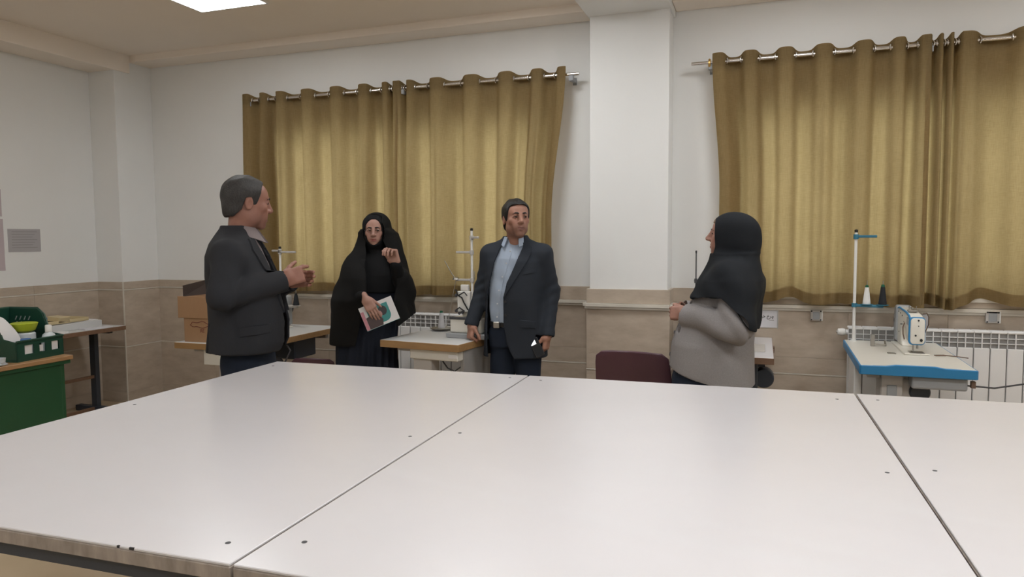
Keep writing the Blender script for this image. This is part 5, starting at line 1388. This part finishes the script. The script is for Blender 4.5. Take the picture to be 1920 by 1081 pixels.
    MB().prism([(.004 + .016 * math.cos(R(a)), -.004 + .022 * math.sin(R(a))) for a in range(0, 360, 24)], -.0084, -.0078, 'y').build('cover_shape', 'mag_skin', bk)
    MB().prism([(-w, -h), (-w + .022, -h), (-w + .022, .05), (-w, .05)], -.0072, -.0062, 'y').build('cover_strip', 'mag_pink', bk)
    MB().box(-w - .001, w + .001, -.006, .006, -h - .003, -h - .001).build('spine', 'mag_teal', bk)
for nm, c in (('mag_white', (.62, .60, .60)), ('mag_teal', (.03, .21, .20)), ('mag_brown', (.055, .032, .032)), ('mag_dark', (.028, .024, .026)), ('mag_skin', (.40, .22, .20)), ('mag_pink', (.48, .20, .24))): mat(nm, c, .35)
woman_chador()

# ------------------------------------------------------------------ woman in grey coat and black headscarf (profile)
def woman_grey():
    loc = (-.20, 4.02, 0); phi = R(-92)
    root = thing('person', 'woman in a grey wool coat and black headscarf seen in profile', 'person', loc, phi)
    hp = (0, .032, 1.502); Mh = zrot(R(-3)) @ xrot(R(-4)); hs = .93
    arms = [((-.165, .05, 1.285), (-.235, .09, 1.03), (-.085, -.205, 1.085)), ((.17, .05, 1.285), (.262, .095, 1.035), (.112, -.168, 1.085))]
    F = Field((-.34, -.34, 0), (.34, .22, 1.66), .0036)
    T = base_body(F, hp, Mh, hs, False, arms, leg=.80, nose=.006, hands=[
        dict(w=(-.070, -.212, 1.09), f=(.80, -.50, .1), n=(.5, .8, -.3), t=(.1, .1, 1), curl=(45, 55, 30), thumb=(.4, .4), s=.92),
        dict(w=(.100, -.178, 1.09), f=(-.42, -.86, -.05), n=(-.86, .40, -.25), t=(.1, .05, 1), curl=[(38, 45, 25), (44, 50, 25), (48, 52, 25), (52, 54, 25)], thumb=(.35, .25), s=.93, spread=.05)])
    V, Q = F.mesh(1); fobj('body', V, Q, 'skin', root, tint_head(V, Mh, hp, hs, (.40, .215, .165), 0, lips=(.30, .10, .085)))
    face_parts(root, T, Mh, hs, brow_th=.0030)
    H = Field((-.11, -.12, hp[2] - .0), (.11, .10, hp[2] + .14), .004)
    hair_cap(H, Mh, hp, hs, [(-.12, .072), (-.08, .070), (-.066, .06), (-.062, .3), (-.05, .3), (.1, .3)], grow=.006, neck=False)
    hv, hq = H.mesh(1, lambda V, n_: waves(V, [(.0016, 90, 60, 60)], 3)); fobj('hair', hv, hq, 'hair_light', root)
    K = Field((-.30, -.32, .0), (.30, .26, .96), .008)
    K.loft([(.03, 0, -.03, .26, .25, .22), (.4, 0, -.03, .245, .235, .21), (.74, 0, -.035, .225, .222, .195), (.94, 0, -.02, .19, .17, .16)], 0)
    kv, kq = K.mesh(1, lambda V, n_: .009 * np.sin(np.arctan2(V[:, 1], V[:, 0]) * 15 + 1.5 * np.sin(V[:, 2] * 5)) * sstep(.9, .4, V[:, 2])); fobj('skirt', kv, kq, 'trouser_navy', root)
    for x in (-1, 1):
        G = Field((-.06, -.2, -.005), (.06, .1, .1), .006); G.ell((0, -.06, .03), (.04, .10, .032), .02); G.cut(lambda X, Y, Z: Z - .003 + 0 * X + 0 * Y)
        v, q = G.mesh(1); o = fobj('shoe', v, q, 'shoe_black', root); o.location = (x * .09, -.16, 0)
    # coat
    cr = [(.69, 0, -.035, .245, .228, .215), (.80, 0, -.035, .240, .228, .212), (.92, 0, -.03, .230, .225, .205), (1.02, 0, -.02, .195, .205, .198), (1.14, 0, .01, .185, .18, .185), (1.25, 0, .035, .185, .135, .160), (1.31, 0, .045, .165, .10, .12), (1.37, 0, .05, .09, .075, .075)]
    J = Field((-.36, -.30, .66), (.36, .28, 1.42), .0055)
    J.loft(cr, 0)
    for (a, e, w) in arms:
        w = np.array(w); d = nrm(w - np.array(e))
        J.chain([(a[0] * .9, a[1], 1.25), e, w + d * .0], [.072, .076, .066], .012)
    J.cut(lambda X, Y, Z: Z - (.70 + .09 * np.clip((.18 - Y) / .43, 0, 1) ** 1.6) + 0 * X)
    for (a, e, w) in arms:
        w = np.array(w); d = nrm(w - np.array(e)); end = w + d * .012
        J.cone(w - d * .02, w + d * .08, .048, .050, 0, 's')
        J.cut(lambda X, Y, Z: np.maximum(-((X - end[0]) * d[0] + (Y - end[1]) * d[1] + (Z - end[2]) * d[2]), np.sqrt((X - end[0]) ** 2 + (Y - end[1]) ** 2 + (Z - end[2]) ** 2) - .11))
    jv, jq = J.mesh(2, lambda V, n_: arm_wrinkles(V, arms, .009, 58) + waves(V, [(.004, 9, 8, 8), (.002, 24, 20, 14)], 9))
    ck = fobj('coat', jv, jq, 'coat_grey', root); ct = bvh(jv, jq)
    patch('patch_pocket', ct, [(-.20, .775), (-.02, .745), (-.02, .93), (-.20, .95)], 'coat_grey', ck, axis='x', sign=-1, off=.0, th=.003)
    patch('front_edge', ct, [(-.03, .76), (.03, .76), (.03, 1.20), (-.03, 1.20)], 'coat_grey', ck, off=.001, th=.004)
    for z in (.85, .97, 1.09):
        h_ = ct.ray_cast(Vector((0, -1, z)), Vector((0, 1, 0)))
        if h_[0]: MB().cyl((0, -.010, 0), (0, 0, 0), .012, 14).build('button', 'dark_grey', ck, tuple(h_[0]))
    # headscarf: hood, neck and short cape
    S = Field((-.34, -.22, 1.0), (.34, .29, 1.66), .005)
    S.ell(np.array(hp) + (0, .022, .022), (.094, .124, .106), .01); S.ell(np.array(hp) + (0, .075, -.01), (.080, .088, .10), .05)
    S.cone((0, .07, 1.43), (0, .06, 1.33), .098, .12, .06); S.cone((0, .0, 1.40), (0, .02, 1.34), .052, .09, .05)
    kr = [(.98, 0, .06, .285, .20, .138), (1.08, 0, .055, .275, .22, .145), (1.18, 0, .05, .262, .215, .160), (1.27, 0, .05, .232, .165, .172), (1.34, 0, .055, .165, .13, .145), (1.40, 0, .06, .11, .10, .115)]
    S.loft(kr, .04)
    for (a, e, w) in arms: S.chain([(a[0] * .9, a[1], 1.275), (a[0] * 1.05, a[1] + .015, 1.2), (np.array(e) + (0, .0, .02))], [.098, .098, .100], .05)
    S_ = tuple(slice(0, int(v)) for v in S.n)
    inner = S.loft_d(S_, kr, -.012, 2.3, .5, 1.33); S.G = np.maximum(S.G, -inner).astype(np.float32)
    S.ell(np.array(hp) + (0, .012, .018), (.080, .106, .093), 0, 's'); S.cone((0, .02, 1.44), (0, .04, 1.38), .060, .075, 0, 's')
    # face opening: everything in front of the temple line
    S.cut(lambda X, Y, Z: np.maximum(np.maximum(Y - (hp[1] - .068 - .25 * np.clip(hp[2] - .055 - Z, 0, 1)), 1.408 - Z), np.abs(X) - .09))
    # lower edge: long at the back, short over the arms, pointed in front
    def hem(X, Y, Z):
        zh = np.interp(Y.ravel(), [-.25, -.17, -.05, .02, .10, .16, .20, .25], [1.165, 1.17, 1.185, 1.185, 1.12, 1.035, 1.015, 1.02])[None, :, None]
        return Z - zh + 0 * X
    S.cut(hem)
    v, q = S.mesh(2, lambda V, n_: waves(V, [(.004, 18, 14, 22), (.003, 10, 30, 36), (.002, 40, 22, 20)], 31) * sstep(1.56, 1.42, V[:, 2]))
    fobj('headscarf', v, q, 'scarf_black', root)
woman_grey()
